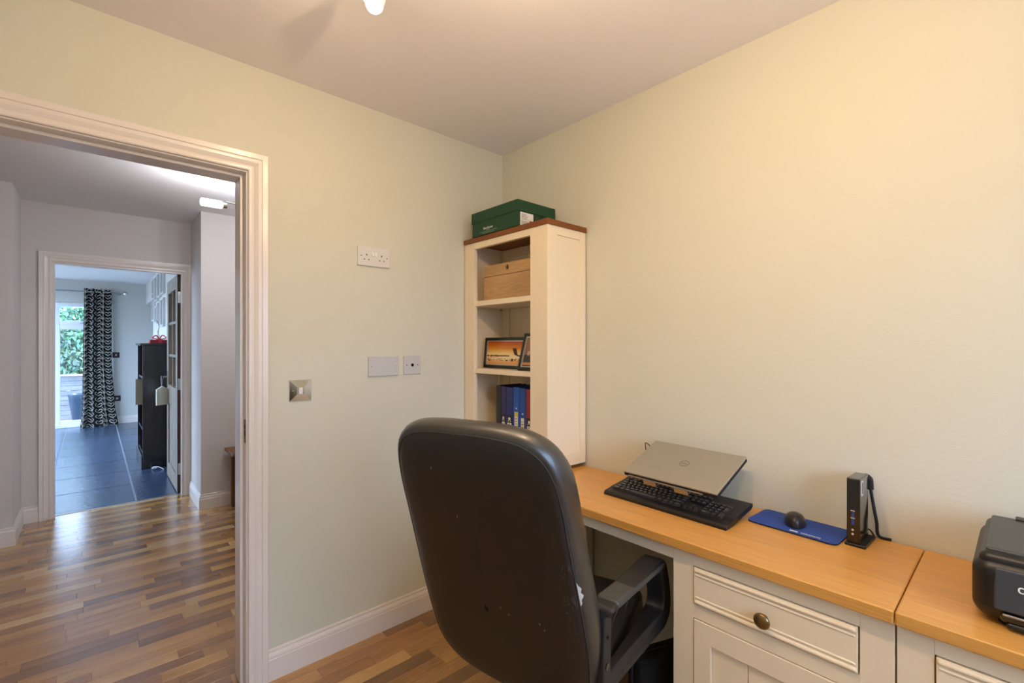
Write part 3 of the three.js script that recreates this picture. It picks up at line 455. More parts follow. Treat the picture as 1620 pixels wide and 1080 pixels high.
// keyboard: local x away from the sitter, z along the desk
{
  const KW = 0.462, KD = 0.20;
  const t = thing('keyboard', 'black full size keyboard in front of the laptop', 'keyboard', [-0.290, TOP + 0.001, 1.152], -0.02);
  const prof = [[0, 0], [0, 0.007], [0.006, 0.012], [0.03, 0.015], [0.06, 0.0165], [0.1, 0.021], [0.14, 0.027], [0.17, 0.033], [0.19, 0.035], [KD, 0.033], [KD, 0.024], [KD - 0.012, 0.018], [0.06, 0.004], [0.02, 0]];
  const sh = shapeOf(prof); const g = flat(new THREE.ExtrudeGeometry(sh, { depth: KW, bevelEnabled: true, bevelThickness: 0.003, bevelSize: 0.002, bevelSegments: 2 })); g.translate(0, 0, -KW / 2);
  { const p = g.attributes.position; for (let i = 0; i < p.count; i++) { const z = p.getZ(i) / (KW / 2), x = p.getX(i); p.setX(i, x + (x < 0.05 ? 0.006 * z * z : 0)); if (Math.abs(z) > 0.9) p.setY(i, p.getY(i) + 0.004 * (x < 0.03 ? 0 : 1) * (Math.abs(z) - 0.9) * 10); } g.computeVertexNormals(); }
  obj('case', g, M.black, t);
  // key rows (distance from the front edge, [kinds with widths in units])
  const U = 0.0186, keys = []; const yAt = (x) => 0.012 + 0.13 * x;
  const row = (x, z0, spec) => { let z = z0; for (const [ch, w] of spec) { if (ch !== null) keys.push([x, z + w * U / 2, w, ch]); z += w * U; } };
  const L = -KW / 2 + 0.014, one = (s) => [...s].map((c) => [c, 1]);
  row(0.047, L, [['Ctrl', 1.5], ['', 1.2], ['Alt', 1.3], [' ', 6], ['Alt', 1.3], ['', 1.2], ['', 1], ['Ctrl', 1.5]]);
  row(0.066, L, [['Shift', 1.3], ['\\', 1], ...one('ZXCVBNM,./'), ['Shift', 2.7]]);
  row(0.085, L, [['Caps', 1.75], ...one("ASDFGHJKL;'#"), ['Enter', 1.25]]);
  row(0.104, L, [['Tab', 1.5], ...one('QWERTYUIOP[]'), ['', 1.5]]);
  row(0.123, L, [...one('`1234567890-='), ['<', 2]]);
  row(0.150, L, [['Esc', 1], [null, 1], ...one('1234').map(([c]) => ['F' + c, 1]), [null, 0.5], ...one('5678').map(([c]) => ['F' + c, 1]), [null, 0.5], ['F9', 1], ['F10', 1], ['F11', 1], ['F12', 1]]);
  const N = L + 15.3 * U, Q = L + 18.6 * U;
  row(0.047, N, one('◂▾▸')); row(0.066, N, [[null, 1], ['▴', 1]]); row(0.104, N, [['Del', 1], ['End', 1], ['PgD', 1]]); row(0.123, N, [['Ins', 1], ['Hm', 1], ['PgU', 1]]); row(0.150, N, [['Prt', 1], ['Scr', 1], ['Pau', 1]]);
  row(0.047, Q, [['0', 2], ['.', 1]]); row(0.066, Q, one('123')); row(0.085, Q, one('456')); row(0.104, Q, one('789')); row(0.123, Q, one('N/*-'));
  keys.push([0.0565, Q + 3.5 * U, 1, '↵', 2], [0.0945, Q + 3.5 * U, 1, '+', 2]);
  const at = 16, names = [...new Set(keys.map((k) => k[3]))];
  const tex = canvasTex(1024, 1024, (c) => { c.fillStyle = '#2a2a2e'; c.fillRect(0, 0, 1024, 1024); c.fillStyle = '#e6e6e2'; names.forEach((s, i) => { c.font = (s.length > 1 ? 20 : 34) + 'px sans-serif'; c.fillText(s, (i % at) * 64 + 8, Math.floor(i / at) * 64 + (s.length > 1 ? 26 : 36)); }); });
  for (const z of [-0.19, 0.19]) obj('folding_foot', bx(KD - 0.035, KD - 0.028, 0, 0.022, z - 0.02, z + 0.02, 0.002), M.rubber, t);
  const km = phy({ map: tex, roughness: 0.28 }), cache = {};
  for (const [x, z, w, ch, dep = 1] of keys) {
    const id = w + '|' + ch + '|' + dep;
    if (!cache[id]) {
      const i = names.indexOf(ch), wz = w * U - 0.0012, wx = dep * 0.019 - 0.0014, h = 0.0085, p = [], uv = [], tz = wz / 2 - 0.003, tx = wx / 2 - 0.003;
      const B = [[-wx / 2, 0, -wz / 2], [-wx / 2, 0, wz / 2], [wx / 2, 0, wz / 2], [wx / 2, 0, -wz / 2]], T = [[-tx - 0.0008, h, -tz], [-tx - 0.0008, h, tz], [tx, h, tz], [tx, h, -tz]];
      const u0 = (i % at) / at, v0 = 1 - (Math.floor(i / at) + 1) / at, s = 1 / at, q = (a, b, c, d, top) => { const c4 = [a, b, c, d]; for (const k of [0, 1, 2, 0, 2, 3]) { p.push(...c4[k]); const lw = Math.min(1, 1 / 1); uv.push(top ? u0 + s * [0, Math.min(1, 0.9 * lw), Math.min(1, 0.9 * lw), 0][k] + 0.002 : u0 + s * 0.98, top ? v0 + s * [0, 0, 1, 1][k] : v0 + s * 0.02); } };
      q(T[0], T[1], T[2], T[3], true); for (let k = 0; k < 4; k++) q(B[k], B[(k + 1) % 4], T[(k + 1) % 4], T[k], false);
      const g2 = new THREE.BufferGeometry(); g2.setAttribute('position', new THREE.Float32BufferAttribute(p, 3)); g2.setAttribute('uv', new THREE.Float32BufferAttribute(uv, 2)); g2.computeVertexNormals(); cache[id] = g2;
    }
    const k = obj('key', cache[id], km, t, 'keep'); k.position.set(x, yAt(x) - 0.0005, z); k.rotation.z = 0.13;
  }
}
{
  const t = thing('mouse_pad', 'blue mouse pad with rounded corners and white print', 'mouse pad', [-0.165, TOP, 1.518], -0.05);
  const w = 0.25, d = 0.152, r = 0.022, sh = new THREE.Shape(); sh.moveTo(r, -w / 2); sh.lineTo(d - r, -w / 2); sh.quadraticCurveTo(d, -w / 2, d, -w / 2 + r); sh.lineTo(d, w / 2 - r); sh.quadraticCurveTo(d, w / 2, d - r, w / 2); sh.lineTo(r, w / 2); sh.quadraticCurveTo(0, w / 2, 0, w / 2 - r); sh.lineTo(0, -w / 2 + r); sh.quadraticCurveTo(0, -w / 2, r, -w / 2);
  const ex = (h, y) => { const g = flat(new THREE.ExtrudeGeometry(sh, { depth: h, bevelEnabled: false, curveSegments: 10 })); g.rotateX(Math.PI / 2); g.scale(1, 1, 1); g.translate(0, y + h, 0); return g; };
  obj('rubber_base', ex(0.004, 0.0004), M.rubber, t); obj('cloth_top', ex(0.0012, 0.0044), M.padBlue, t);
  const tx = text('AEROPATH', 0.0075, 0.0002), b = mg(tx, (() => { const q = flat(new THREE.BoxGeometry(0.022, 0.009, 0.0002)); q.translate(-0.045, 0, 0.0001); return q; })()); b.rotateX(-Math.PI / 2); b.rotateY(-Math.PI / 2); b.translate(0.0145, 0.00565, 0.055); obj('printed_mark', b, M.white, t);
  const m = thing('mouse', 'black wireless mouse on the blue mouse pad', 'mouse', [-0.085, TOP + 0.0056, 1.513], 0.3);
  const g = flat(new THREE.SphereGeometry(1, 40, 28)), p = g.attributes.position;
  for (let i = 0; i < p.count; i++) { const x = p.getX(i), y = p.getY(i), z = p.getZ(i), h = y > 0 ? 0.036 * Math.pow(y, 0.8) * (1 - 0.22 * x) : 0.001 * y; p.setXYZ(i, x * 0.052, h + 0.002, z * (0.031 + 0.003 * x) * (1 - 0.06 * (1 - Math.abs(x)))); }
  g.computeVertexNormals(); obj('shell', g, M.mouse, m);
  const wheel = cyl(0.008, 0.008, 0.006, 0.027, 0.0215, 0, 'z', 20); obj('scroll_wheel', wheel, M.rubber, m);
  const lg = text('logitech', 0.004, 0.0003); lg.rotateX(-Math.PI / 2); lg.rotateY(-Math.PI / 2); lg.rotateZ(0.2); lg.translate(-0.022, 0.0365, 0); obj('printed_mark', lg, M.silverMark, m);
}
{
  const t = thing('docking_station', 'slim upright black docking station between mouse pad and printer', 'docking station', [-0.128, TOP, 1.673], -0.03);
  const D = 0.088, w = 0.032, h = 0.192;
  obj('body', bx(0, D, 0.008, h, -w / 2, w / 2, 0.003, 3), M.blackGloss, t);
  const f = obj('front_panel', bx(-0.0012, 0.001, 0.012, h - 0.004, -w / 2 + 0.002, w / 2 - 0.006, 0.0006), M.blackGloss, t);
  obj('usb_port', [bx(-0.0018, 0, 0.082, 0.097, -0.004, 0.003), bx(-0.0018, 0, 0.060, 0.075, -0.004, 0.003)], std({ color: '#223a80', roughness: 0.5 }), f);
  obj('port_mark', [bx(-0.0016, 0, 0.099, 0.1015, -0.006, 0.004), bx(-0.0016, 0, 0.078, 0.0805, -0.006, 0.004), cyl(0.003, 0.003, 0.001, -0.0013, 0.046, -0.001, 'x', 12), cyl(0.003, 0.003, 0.001, -0.0013, 0.034, -0.001, 'x', 12)], M.plasticGrey, f);
  const sl = obj('lock_slot', bx(0.012, 0.031, 0.142, 0.184, w / 2 - 0.001, w / 2 + 0.0012, 0.0008), M.plasticGrey, t); obj('slot_recess', bx(0.018, 0.025, 0.147, 0.180, w / 2 - 0.001, w / 2 + 0.0016, 0.0004), M.hole, sl);
  obj('foot', bx(-0.006, D + 0.022, 0, 0.0085, -w / 2 - 0.004, w / 2 + 0.014, 0.003), M.black, t);
  const c = thing('dock_cable', 'black cable with thick plug behind the docking station', 'cable');
  obj('plug', [tube([[-0.036, 0.935, 1.684], [-0.020, 0.925, 1.690], [-0.016, 0.895, 1.692]], 0.009, 12, 12)], M.rubber, c);
  obj('cord', tube([[-0.016, 0.90, 1.692], [-0.012, 0.86, 1.697], [-0.010, 0.80, 1.706], [-0.009, TOP + 0.006, 1.712], [-0.009, TOP + 0.004, 1.74]], 0.0042, 30), M.rubber, c);
  obj('thin_cord', tube([[-0.04, 0.78, 1.686], [-0.022, 0.775, 1.692], [-0.009, TOP + 0.004, 1.70]], 0.0022, 16), M.rubber, c);
}
{
  const t = thing('printer', 'black inkjet printer with a grey lid at the right edge', 'printer', [-0.375, TOP, 1.925]);
  const D = 0.315, w = 0.44, h = 0.149;
  const g = bx(0, D, 0.006, h - 0.014, 0, w, 0.032, 6); { const p = g.attributes.position; for (let i = 0; i < p.count; i++) { const y = p.getY(i); if (y < 0.06) { const k = (0.06 - y) / 0.06; p.setX(i, p.getX(i) + (p.getX(i) < 0.06 ? 0.012 * k * k : 0)); } } g.computeVertexNormals(); }
  obj('body', g, M.printer, t);
  const rim = bx(0.012, D - 0.004, h - 0.04, h - 0.003, 0.010, w - 0.010, 0.018, 5); obj('scanner_rim', rim, M.printer, t);
  obj('lid', bx(0.030, D - 0.012, h - 0.008, h + 0.002, 0.020, w - 0.020, 0.005, 3), M.printerLid, t);
  obj('lid_hinge', bx(D - 0.03, D - 0.002, h - 0.006, h + 0.006, 0.06, 0.10, 0.003), M.printer, t);
  const p = bx(-0.002, 0.006, 0, 0.082, 0, w - 0.07, 0.006, 3); p.rotateZ(-0.10); p.translate(-0.005, 0.040, 0.033); const panel = obj('control_panel', p, M.printerPanel, t);
  const tx = text('Canon', 0.0115, 0.0008); tx.rotateY(-Math.PI / 2); tx.translate(-0.0022, 0.049, 0.0565); tx.rotateZ(-0.10); tx.translate(-0.005, 0.040, 0.033); obj('brand_mark', tx, M.white, panel);
  obj('paper_slot', bx(-0.002, 0.03, 0.014, 0.036, 0.040, w - 0.040, 0.01, 3), M.blackGloss, t);
  const tray = obj('paper_tray', bx(-0.004, 0.02, 0.006, 0.018, 0.05, w - 0.05, 0.006, 3), M.printer, t); obj('tray_latch', bx(-0.006, 0.0, 0.030, 0.035, 0.045, 0.075, 0.002), M.steel, tray);
  for (const [x, z] of [[0.04, 0.05], [0.04, w - 0.05], [D - 0.04, 0.05], [D - 0.04, w - 0.05]]) obj('foot', cyl(0.012, 0.012, 0.008, x, 0.004, z), M.rubber, t);
}

// ---------- office chair ----------
const chair = thing('office_chair', 'worn black leather office chair with looped arms, seen from behind', 'chair', [-0.654, 0, 0.960], 0.327);
{
  // back outline: lateral s and height y, closed, sampled evenly
  const HP = [[0, 0.333], [0.10, 0.342], [0.195, 0.372], [0.243, 0.43], [0.257, 0.52], [0.258, 0.62], [0.255, 0.71], [0.251, 0.8], [0.248, 0.88], [0.245, 0.96], [0.236, 1.025], [0.217, 1.071], [0.188, 1.098], [0.15, 1.113], [0.08, 1.121], [0, 1.122]];
  const loop = new THREE.CatmullRomCurve3([...HP, ...HP.slice(1, -1).reverse().map(([s, y]) => [-s, y])].map(([s, y]) => new THREE.Vector3(s, y, 0)), true).getSpacedPoints(120).slice(0, 120);
  const outline = (ins) => loop.map((p) => [p.x * (1 - ins / 0.25), 0.73 + (p.y - 0.73) * (1 - ins / 0.39)]);
  const LEAN = 0.343, NC = Math.cos(Math.atan(LEAN)), NS = Math.sin(Math.atan(LEAN));
  const rear = (y, s) => -0.260 - (y - 0.5) * LEAN + 0.10 * s * s;
  const at = (s, y, dep0, dep = dep0 > 0 ? dep0 * (1 - 0.28 * Math.max(0, Math.min(1, (y - 1.0) / 0.11))) : dep0) => [rear(y, s) + dep * NC, y + dep * NS, s];
  // rings from the middle of the rear panel round the border to the front
  const mk = (spec) => {
    const n = 120, pos = [], idx = [], uv = []; for (const [ins, dep] of spec) for (const [s, y] of outline(ins)) { pos.push(...at(s, y, dep)); uv.push(s / 0.56 + 0.5, (y - 0.33) / 0.80); }
    for (let r = 0; r < spec.length - 1; r++) for (let i = 0; i < n; i++) { const a = r * n + i, b = r * n + (i + 1) % n, c = a + n, d = b + n; idx.push(a, b, c, b, d, c); }
    const g = new THREE.BufferGeometry(); g.setAttribute('position', new THREE.Float32BufferAttribute(pos, 3)); g.setAttribute('uv', new THREE.Float32BufferAttribute(uv, 2)); g.setIndex(idx); g.computeVertexNormals(); return g;
  };
  const wear = (rough) => canvasTex(1024, 1024, (c) => {              // scratches and scuffs of the rear panel
    const r = mulberry(12); c.fillStyle = rough ? '#5a5a5a' : '#1a1410'; c.fillRect(0, 0, 1024, 1024);
    const line = (x, y, l, a, w2, col) => { c.strokeStyle = col; c.lineWidth = w2; c.beginPath(); c.moveTo(x, y); c.lineTo(x + Math.cos(a) * l, y + Math.sin(a) * l); c.stroke(); };
    for (let i = 0; i < 40; i++) line(r() * 1024, r() * 1024, 8 + r() * 30, 1.2 + r() * 0.8, 1, rough ? '#8a8a8a' : '#2a221c');
    for (let i = 0; i < 46; i++) line(880 + r() * 90, 380 + r() * 260, 6 + r() * 26, r() * 3, 1 + r() * 1.5, rough ? '#a0a0a0' : '#55504a');
    for (const [x, y] of [[330, 140], [420, 300], [600, 640], [560, 620], [760, 640], [780, 660]]) { c.fillStyle = rough ? '#bbbbbb' : '#8a8278'; c.beginPath(); c.ellipse(x, y, 3, 6, 0.4, 0, 7); c.fill(); }
    for (const [x, y] of [[470, 640], [476, 650]]) { c.fillStyle = rough ? '#dddddd' : '#050403'; c.beginPath(); c.ellipse(x, y, 5, 13, 0.4, 0, 7); c.fill(); }
  });
  const rm = wear(true); rm.colorSpace = THREE.NoColorSpace;
  const panelMat = phy({ map: wear(false), roughnessMap: rm, roughness: 1.1, ior: 1.52, bumpMap: rep(leatherTex, 3, 4), bumpScale: 0.0003, clearcoat: 0.1, clearcoatRoughness: 0.4 });
  obj('back_panel', mk([[0.2495, -0.010], [0.22, -0.0105], [0.17, -0.0105], [0.12, -0.010], [0.08, -0.009], [0.05, -0.006], [0.03, -0.002], [0.018, 0.004], [0.012, 0.010]]), panelMat, chair, 'keep');
  const border = obj('back_border', mk([[0.012, 0.010], [0.006, 0.012], [0.001, 0.018], [-0.003, 0.030], [-0.005, 0.045], [-0.005, 0.06], [-0.003, 0.075], [0.003, 0.088], [0.012, 0.096]]), M.leather, chair, 'auto');
  obj('back_cushion', mk([[0.012, 0.096], [0.03, 0.112], [0.06, 0.122], [0.11, 0.126], [0.18, 0.126], [0.2495, 0.126]]), M.leather, chair);
  const pip = outline(0.012).map(([s, y]) => new THREE.Vector3(...at(s, y, 0.009)));
  obj('seam_piping', flat(new THREE.TubeGeometry(new THREE.CatmullRomCurve3(pip, true), 260, 0.0022, 6, true)), M.thread, chair);
  // torn spot with the padding showing on the right seam
  const half = (y) => { for (let i = 3; i < HP.length - 1; i++) if (y <= HP[i + 1][1]) return lerp(HP[i][0], HP[i + 1][0], (y - HP[i][1]) / (HP[i + 1][1] - HP[i][1])); return 0.2; };
  const EDGE = [[0.012, 0.010], [0.006, 0.012], [0.001, 0.018], [-0.003, 0.030], [-0.005, 0.045]];
  const edgeAt = (y, t) => { const k = Math.min(3.999, t * 4), i = Math.floor(k), f = k - i, ins = lerp(EDGE[i][0], EDGE[i + 1][0], f), dep = lerp(EDGE[i][1], EDGE[i + 1][1], f), p = at(half(y) * (1 - ins / 0.25), y, dep); return [p[0] - 0.0016, p[1], p[2] + 0.0016]; };
  const strip = (y0, y1, from, to) => { const g = new THREE.BufferGeometry(), pos = [], n = 14, m = 4; for (let j = 0; j < n; j++) for (let i = 0; i < m; i++) { const q = (a, b) => { const v = (j + a) / n, y = lerp(y0, y1, v), u = (i + b) / m; return edgeAt(y, lerp(from(v), to(v), u)); }; const A = q(0, 0), B = q(0, 1), C = q(1, 1), D = q(1, 0); pos.push(...A, ...B, ...C, ...A, ...C, ...D); } g.setAttribute('position', new THREE.Float32BufferAttribute(pos, 3)); g.setAttribute('uv', new THREE.Float32BufferAttribute(new Float32Array(pos.length / 3 * 2), 2)); g.computeVertexNormals(); return g; };
  const tear = obj('torn_padding', strip(0.70, 0.765, () => 0.02, (v) => 0.03 + 0.33 * Math.pow(Math.sin(Math.PI * v), 0.8) * (1 + 0.3 * Math.sin(v * 19))), M.padding, border); tear.material = tear.material.clone(); tear.material.side = THREE.DoubleSide;
  // seat
  const sg = bx(-0.12, 0.28, 0.355, 0.47, -0.258, 0.258, 0.042, 6); { const p = sg.attributes.position; for (let i = 0; i < p.count; i++) { const x = p.getX(i), y = p.getY(i), z = p.getZ(i); if (y > 0.44) p.setY(i, y - 0.014 * Math.max(0, 1 - (z / 0.2) ** 2) * (x < 0.1 ? 1 : 0.6) - 0.012 * Math.max(0, (x - 0.2) / 0.1) + 0.03 * Math.max(0, Math.min(1, (x + 0.02) / 0.2))); } sg.computeVertexNormals(); }
  const seat = obj('seat', sg, M.leather, chair);
  obj('seat_seam', [tube([[-0.1, 0.472, 0.215], [-0.02, 0.472, 0.217], [0.18, 0.50, 0.215]], 0.002, 20), tube([[-0.1, 0.463, 0.232], [-0.02, 0.463, 0.234], [0.18, 0.49, 0.232]], 0.002, 20), tube([[0.08, 0.485, 0.215], [0.06, 0.476, 0.14], [0.08, 0.470, 0], [0.06, 0.476, -0.14], [0.08, 0.485, -0.215]], 0.002, 40)], M.thread, seat);
  obj('seat_frame', bx(-0.1, 0.22, 0.34, 0.362, -0.235, 0.235, 0.008), M.nylon, chair);
  // looped arms: a side profile with an opening, and a broad pad on top
  const armProfile = () => {
    const o = new THREE.Shape(); o.moveTo(-0.008, 0.425); o.lineTo(0.0, 0.62); o.quadraticCurveTo(0.002, 0.648, 0.03, 0.652); o.lineTo(0.32, 0.655); o.quadraticCurveTo(0.372, 0.655, 0.386, 0.615); o.quadraticCurveTo(0.420, 0.54, 0.418, 0.49); o.quadraticCurveTo(0.414, 0.448, 0.36, 0.44); o.lineTo(0.10, 0.425); o.closePath();
    const i = new THREE.Path(); i.moveTo(0.026, 0.472); i.lineTo(0.20, 0.478); i.lineTo(0.34, 0.488); i.quadraticCurveTo(0.374, 0.492, 0.374, 0.525); i.quadraticCurveTo(0.366, 0.58, 0.350, 0.612); i.quadraticCurveTo(0.342, 0.630, 0.31, 0.630); i.lineTo(0.05, 0.630); i.quadraticCurveTo(0.034, 0.628, 0.032, 0.61); i.closePath(); o.holes.push(i); return o;
  };
  const ag = flat(new THREE.ExtrudeGeometry(armProfile(), { depth: 1, bevelEnabled: true, bevelThickness: 0.17, bevelSize: 0.006, bevelSegments: 4, curveSegments: 16 }));
  { const p = ag.attributes.position; for (let i = 0; i < p.count; i++) { const x = p.getX(i), k = (p.getZ(i) - 0.5) / 0.67, w = lerp(0.0105, 0.030, Math.min(1, Math.max(0, Math.max((p.getY(i) - 0.632) / 0.014, (x - 0.12) / 0.2)))); p.setZ(i, k * w); } ag.computeVertexNormals(); }
  const pad = bx(0.028, 0.375, 0.640, 0.664, -0.033, 0.033, 0.0115, 4); { const p = pad.attributes.position; for (let i = 0; i < p.count; i++) { const x = p.getX(i); if (x > 0.31) p.setY(i, p.getY(i) - 6 * (x - 0.31) ** 2); } pad.computeVertexNormals(); }
  for (const s of [1, -1]) {
    const a = new THREE.Group(); a.name = numbered('arm'); chair.add(a); a.position.set(s > 0 ? -0.21 : -0.165, 0, s > 0 ? 0.262 : -0.222); a.rotation.y = -s * 0.157;
    obj('arm_loop', ag, M.nylon, a); obj('arm_pad', pad, M.armPad, a);
    for (const [x, y, z] of [[0.010, 0.50, 0.0105], [0.10, 0.452, 0.0105]]) obj('arm_screw', cyl(0.009, 0.009, 0.004, x, y, s * z, 'z', 16), M.blackGloss, a); obj('screw_hole', cyl(0.005, 0.005, 0.004, 0.012, 0.575, s * 0.0108, 'z', 14), M.hole, a);
  }
  obj('back_bracket', tube([[-0.17, 0.43, 0], [-0.19, 0.36, 0], [-0.16, 0.325, 0], [-0.06, 0.32, 0], [0.02, 0.33, 0]], 0.02, 30, 12), M.nylon, chair);
  obj('tilt_mechanism', bx(-0.1, 0.1, 0.30, 0.342, -0.07, 0.07, 0.012), M.nylon, chair);
  obj('gas_column', lathe([[0.001, 0.31], [0.014, 0.31], [0.014, 0.22], [0.026, 0.22], [0.026, 0.10], [0.04, 0.09], [0.04, 0.05], [0.001, 0.05]]), M.black, chair);
  for (let k = 0; k < 5; k++) {
    const a = k / 5 * 2 * Math.PI + 0.7, c = Math.cos(a), s = Math.sin(a);
    const l = flat(new THREE.CylinderGeometry(0.016, 0.026, 0.27, 10)); l.scale(0.9, 1, 1.3); l.rotateZ(-Math.PI / 2 - 0.06); l.translate(0.15, 0.082, 0); l.rotateY(-a); const f = obj('base_leg', l, M.nylon, chair);
    const w = [cyl(0.024, 0.024, 0.016, 0, 0.0245, -0.014, 'z', 20), cyl(0.024, 0.024, 0.016, 0, 0.0245, 0.014, 'z', 20), cyl(0.006, 0.006, 0.05, 0, 0.05, 0)].map((q) => { q.rotateY(-a + 1.1); q.translate(c * 0.285, 0, s * 0.285); return q; }); obj('castor', w, M.black, f);
  }
}
{
  const t = thing('laptop_bag', 'black bag standing on the floor under the desk beside the chair arm', 'bag', [-0.40, 0, 1.10], -0.36);
  const g = bx(0, 0.30, 0.002, 0.30, 0, 0.085, 0.016, 4); { const p = g.attributes.position; for (let i = 0; i < p.count; i++) { const y = p.getY(i), x = p.getX(i); p.setZ(i, p.getZ(i) + (p.getZ(i) > 0.04 ? 0.012 : -0.004) * Math.sin(Math.PI * y / 0.3) * Math.sin(Math.PI * x / 0.3)); } g.computeVertexNormals(); }
  obj('bag_body', g, M.blackFabric, t); obj('zip', tube([[0.004, 0.12, 0.042], [0.004, 0.29, 0.042], [0.15, 0.301, 0.042], [0.296, 0.29, 0.042], [0.296, 0.12, 0.042]], 0.003, 50, 6), M.rubber, t); obj('front_pocket', bx(0.03, 0.27, 0.03, 0.2, 0.085, 0.105, 0.01, 3), M.blackFabric, t);
}

// ---------- plates on the left wall ----------
{
  const t = thing('double_socket', 'white double wall socket, upper plate on the left wall', 'socket', [-0.861, 1.680, 0]);
  const p = obj('plate', bx(0, 0.157, 0, 0.088, 0, 0.009, 0.003), M.plastic, t);
  const holes = []; for (const x of [0.042, 0.115]) holes.push(bx(x - 0.002, x + 0.002, 0.046, 0.0545, 0.008, 0.0094), bx(x - 0.0135, x - 0.0075, 0.027, 0.031, 0.008, 0.0094), bx(x + 0.0075, x + 0.0135, 0.027, 0.031, 0.008, 0.0094));
  obj('pin_holes', holes, M.hole, p); for (const x of [0.0715, 0.0865]) { const s = flat(new THREE.BoxGeometry(0.010, 0.019, 0.004)); s.rotateX(-0.14); s.translate(x, 0.055, 0.0095); obj('rocker_switch', s, M.white, p); }
  obj('screw', [cyl(0.0028, 0.0028, 0.001, 0.016, 0.044, 0.0092, 'z', 12)], M.brass, p); obj('screw', [cyl(0.0028, 0.0028, 0.001, 0.141, 0.044, 0.0092, 'z', 12)], M.brass, p);
}
{
  const t = thing('blank_plate', 'blank white double plate left of the aerial socket on the wall', 'wall plate', [-0.810, 1.178, 0]);
  const p = obj('plate', bx(0, 0.152, 0, 0.090, 0, 0.008, 0.003), M.plasticGrey, t);
  obj('screw', cyl(0.003, 0.003, 0.001, 0.016, 0.045, 0.0082, 'z', 12), M.steel, p); obj('screw', cyl(0.003, 0.003, 0.001, 0.136, 0.045, 0.0082, 'z', 12), M.steel, p);
  const u = thing('aerial_socket', 'small white aerial socket with a single round hole', 'socket', [-0.632, 1.180, 0]);
  const q = obj('plate', bx(0, 0.092, 0, 0.090, 0, 0.008, 0.003), M.plasticGrey, u);
  obj('coax_socket', [lathe([[0.0045, 0], [0.0045, 0.003], [0.0075, 0.003], [0.0075, 0]], 20).rotateX(Math.PI / 2).translate(0.046, 0.045, 0.008), cyl(0.0046, 0.0046, 0.001, 0.046, 0.045, 0.0085, 'z', 16)], M.hole, q);
  obj('screw', cyl(0.003, 0.003, 0.001, 0.016, 0.045, 0.0082, 'z', 12), M.brass, q); obj('screw', cyl(0.003, 0.003, 0.001, 0.076, 0.045, 0.0082, 'z', 12), M.brass, q);
}
{
  const t = thing('chrome_switch', 'polished chrome light switch beside the doorway', 'light switch', [-1.147, 1.091, 0]);
  const s = 0.088, pos = [], z0 = 0.0015, b = [[0, 0], [s, 0], [s, s], [0, s]], e = [[0.002, 0.002], [s - 0.002, 0.002], [s - 0.002, s - 0.002], [0.002, s - 0.002]], i = [[0.03, 0.03], [s - 0.03, 0.03], [s - 0.03, s - 0.03], [0.03, s - 0.03]];
  const quad = (A, za, B, zb) => { for (let k = 0; k < 4; k++) { const l = (k + 1) % 4; pos.push(...A[k], za, ...A[l], za, ...B[l], zb, ...A[k], za, ...B[l], zb, ...B[k], zb); } };
  quad(b, 0, b, z0 + 0.001); quad(b, z0 + 0.001, e, z0 + 0.004); quad(e, z0 + 0.004, i, z0 + 0.0065); pos.push(...i[0], 0.008, ...i[1], 0.008, ...i[2], 0.008, ...i[0], 0.008, ...i[2], 0.008, ...i[3], 0.008);
  const g = new THREE.BufferGeometry(); g.setAttribute('position', new THREE.Float32BufferAttribute(pos, 3)); g.setAttribute('uv', new THREE.Float32BufferAttribute(new Float32Array(pos.length / 3 * 2), 2)); g.computeVertexNormals();
  const p = obj('plate', g, M.chrome, t); const r = flat(new THREE.BoxGeometry(0.014, 0.026, 0.005)); r.rotateX(0.12); r.translate(s / 2, s / 2, 0.0095); obj('rocker_switch', r, M.white, p);
  obj('screw', cyl(0.0032, 0.0032, 0.0012, 0.014, s / 2, 0.0068, 'z', 12), M.chrome, p); obj('screw', cyl(0.0032, 0.0032, 0.0012, s - 0.014, s / 2, 0.0068, 'z', 12), M.chrome, p);
}

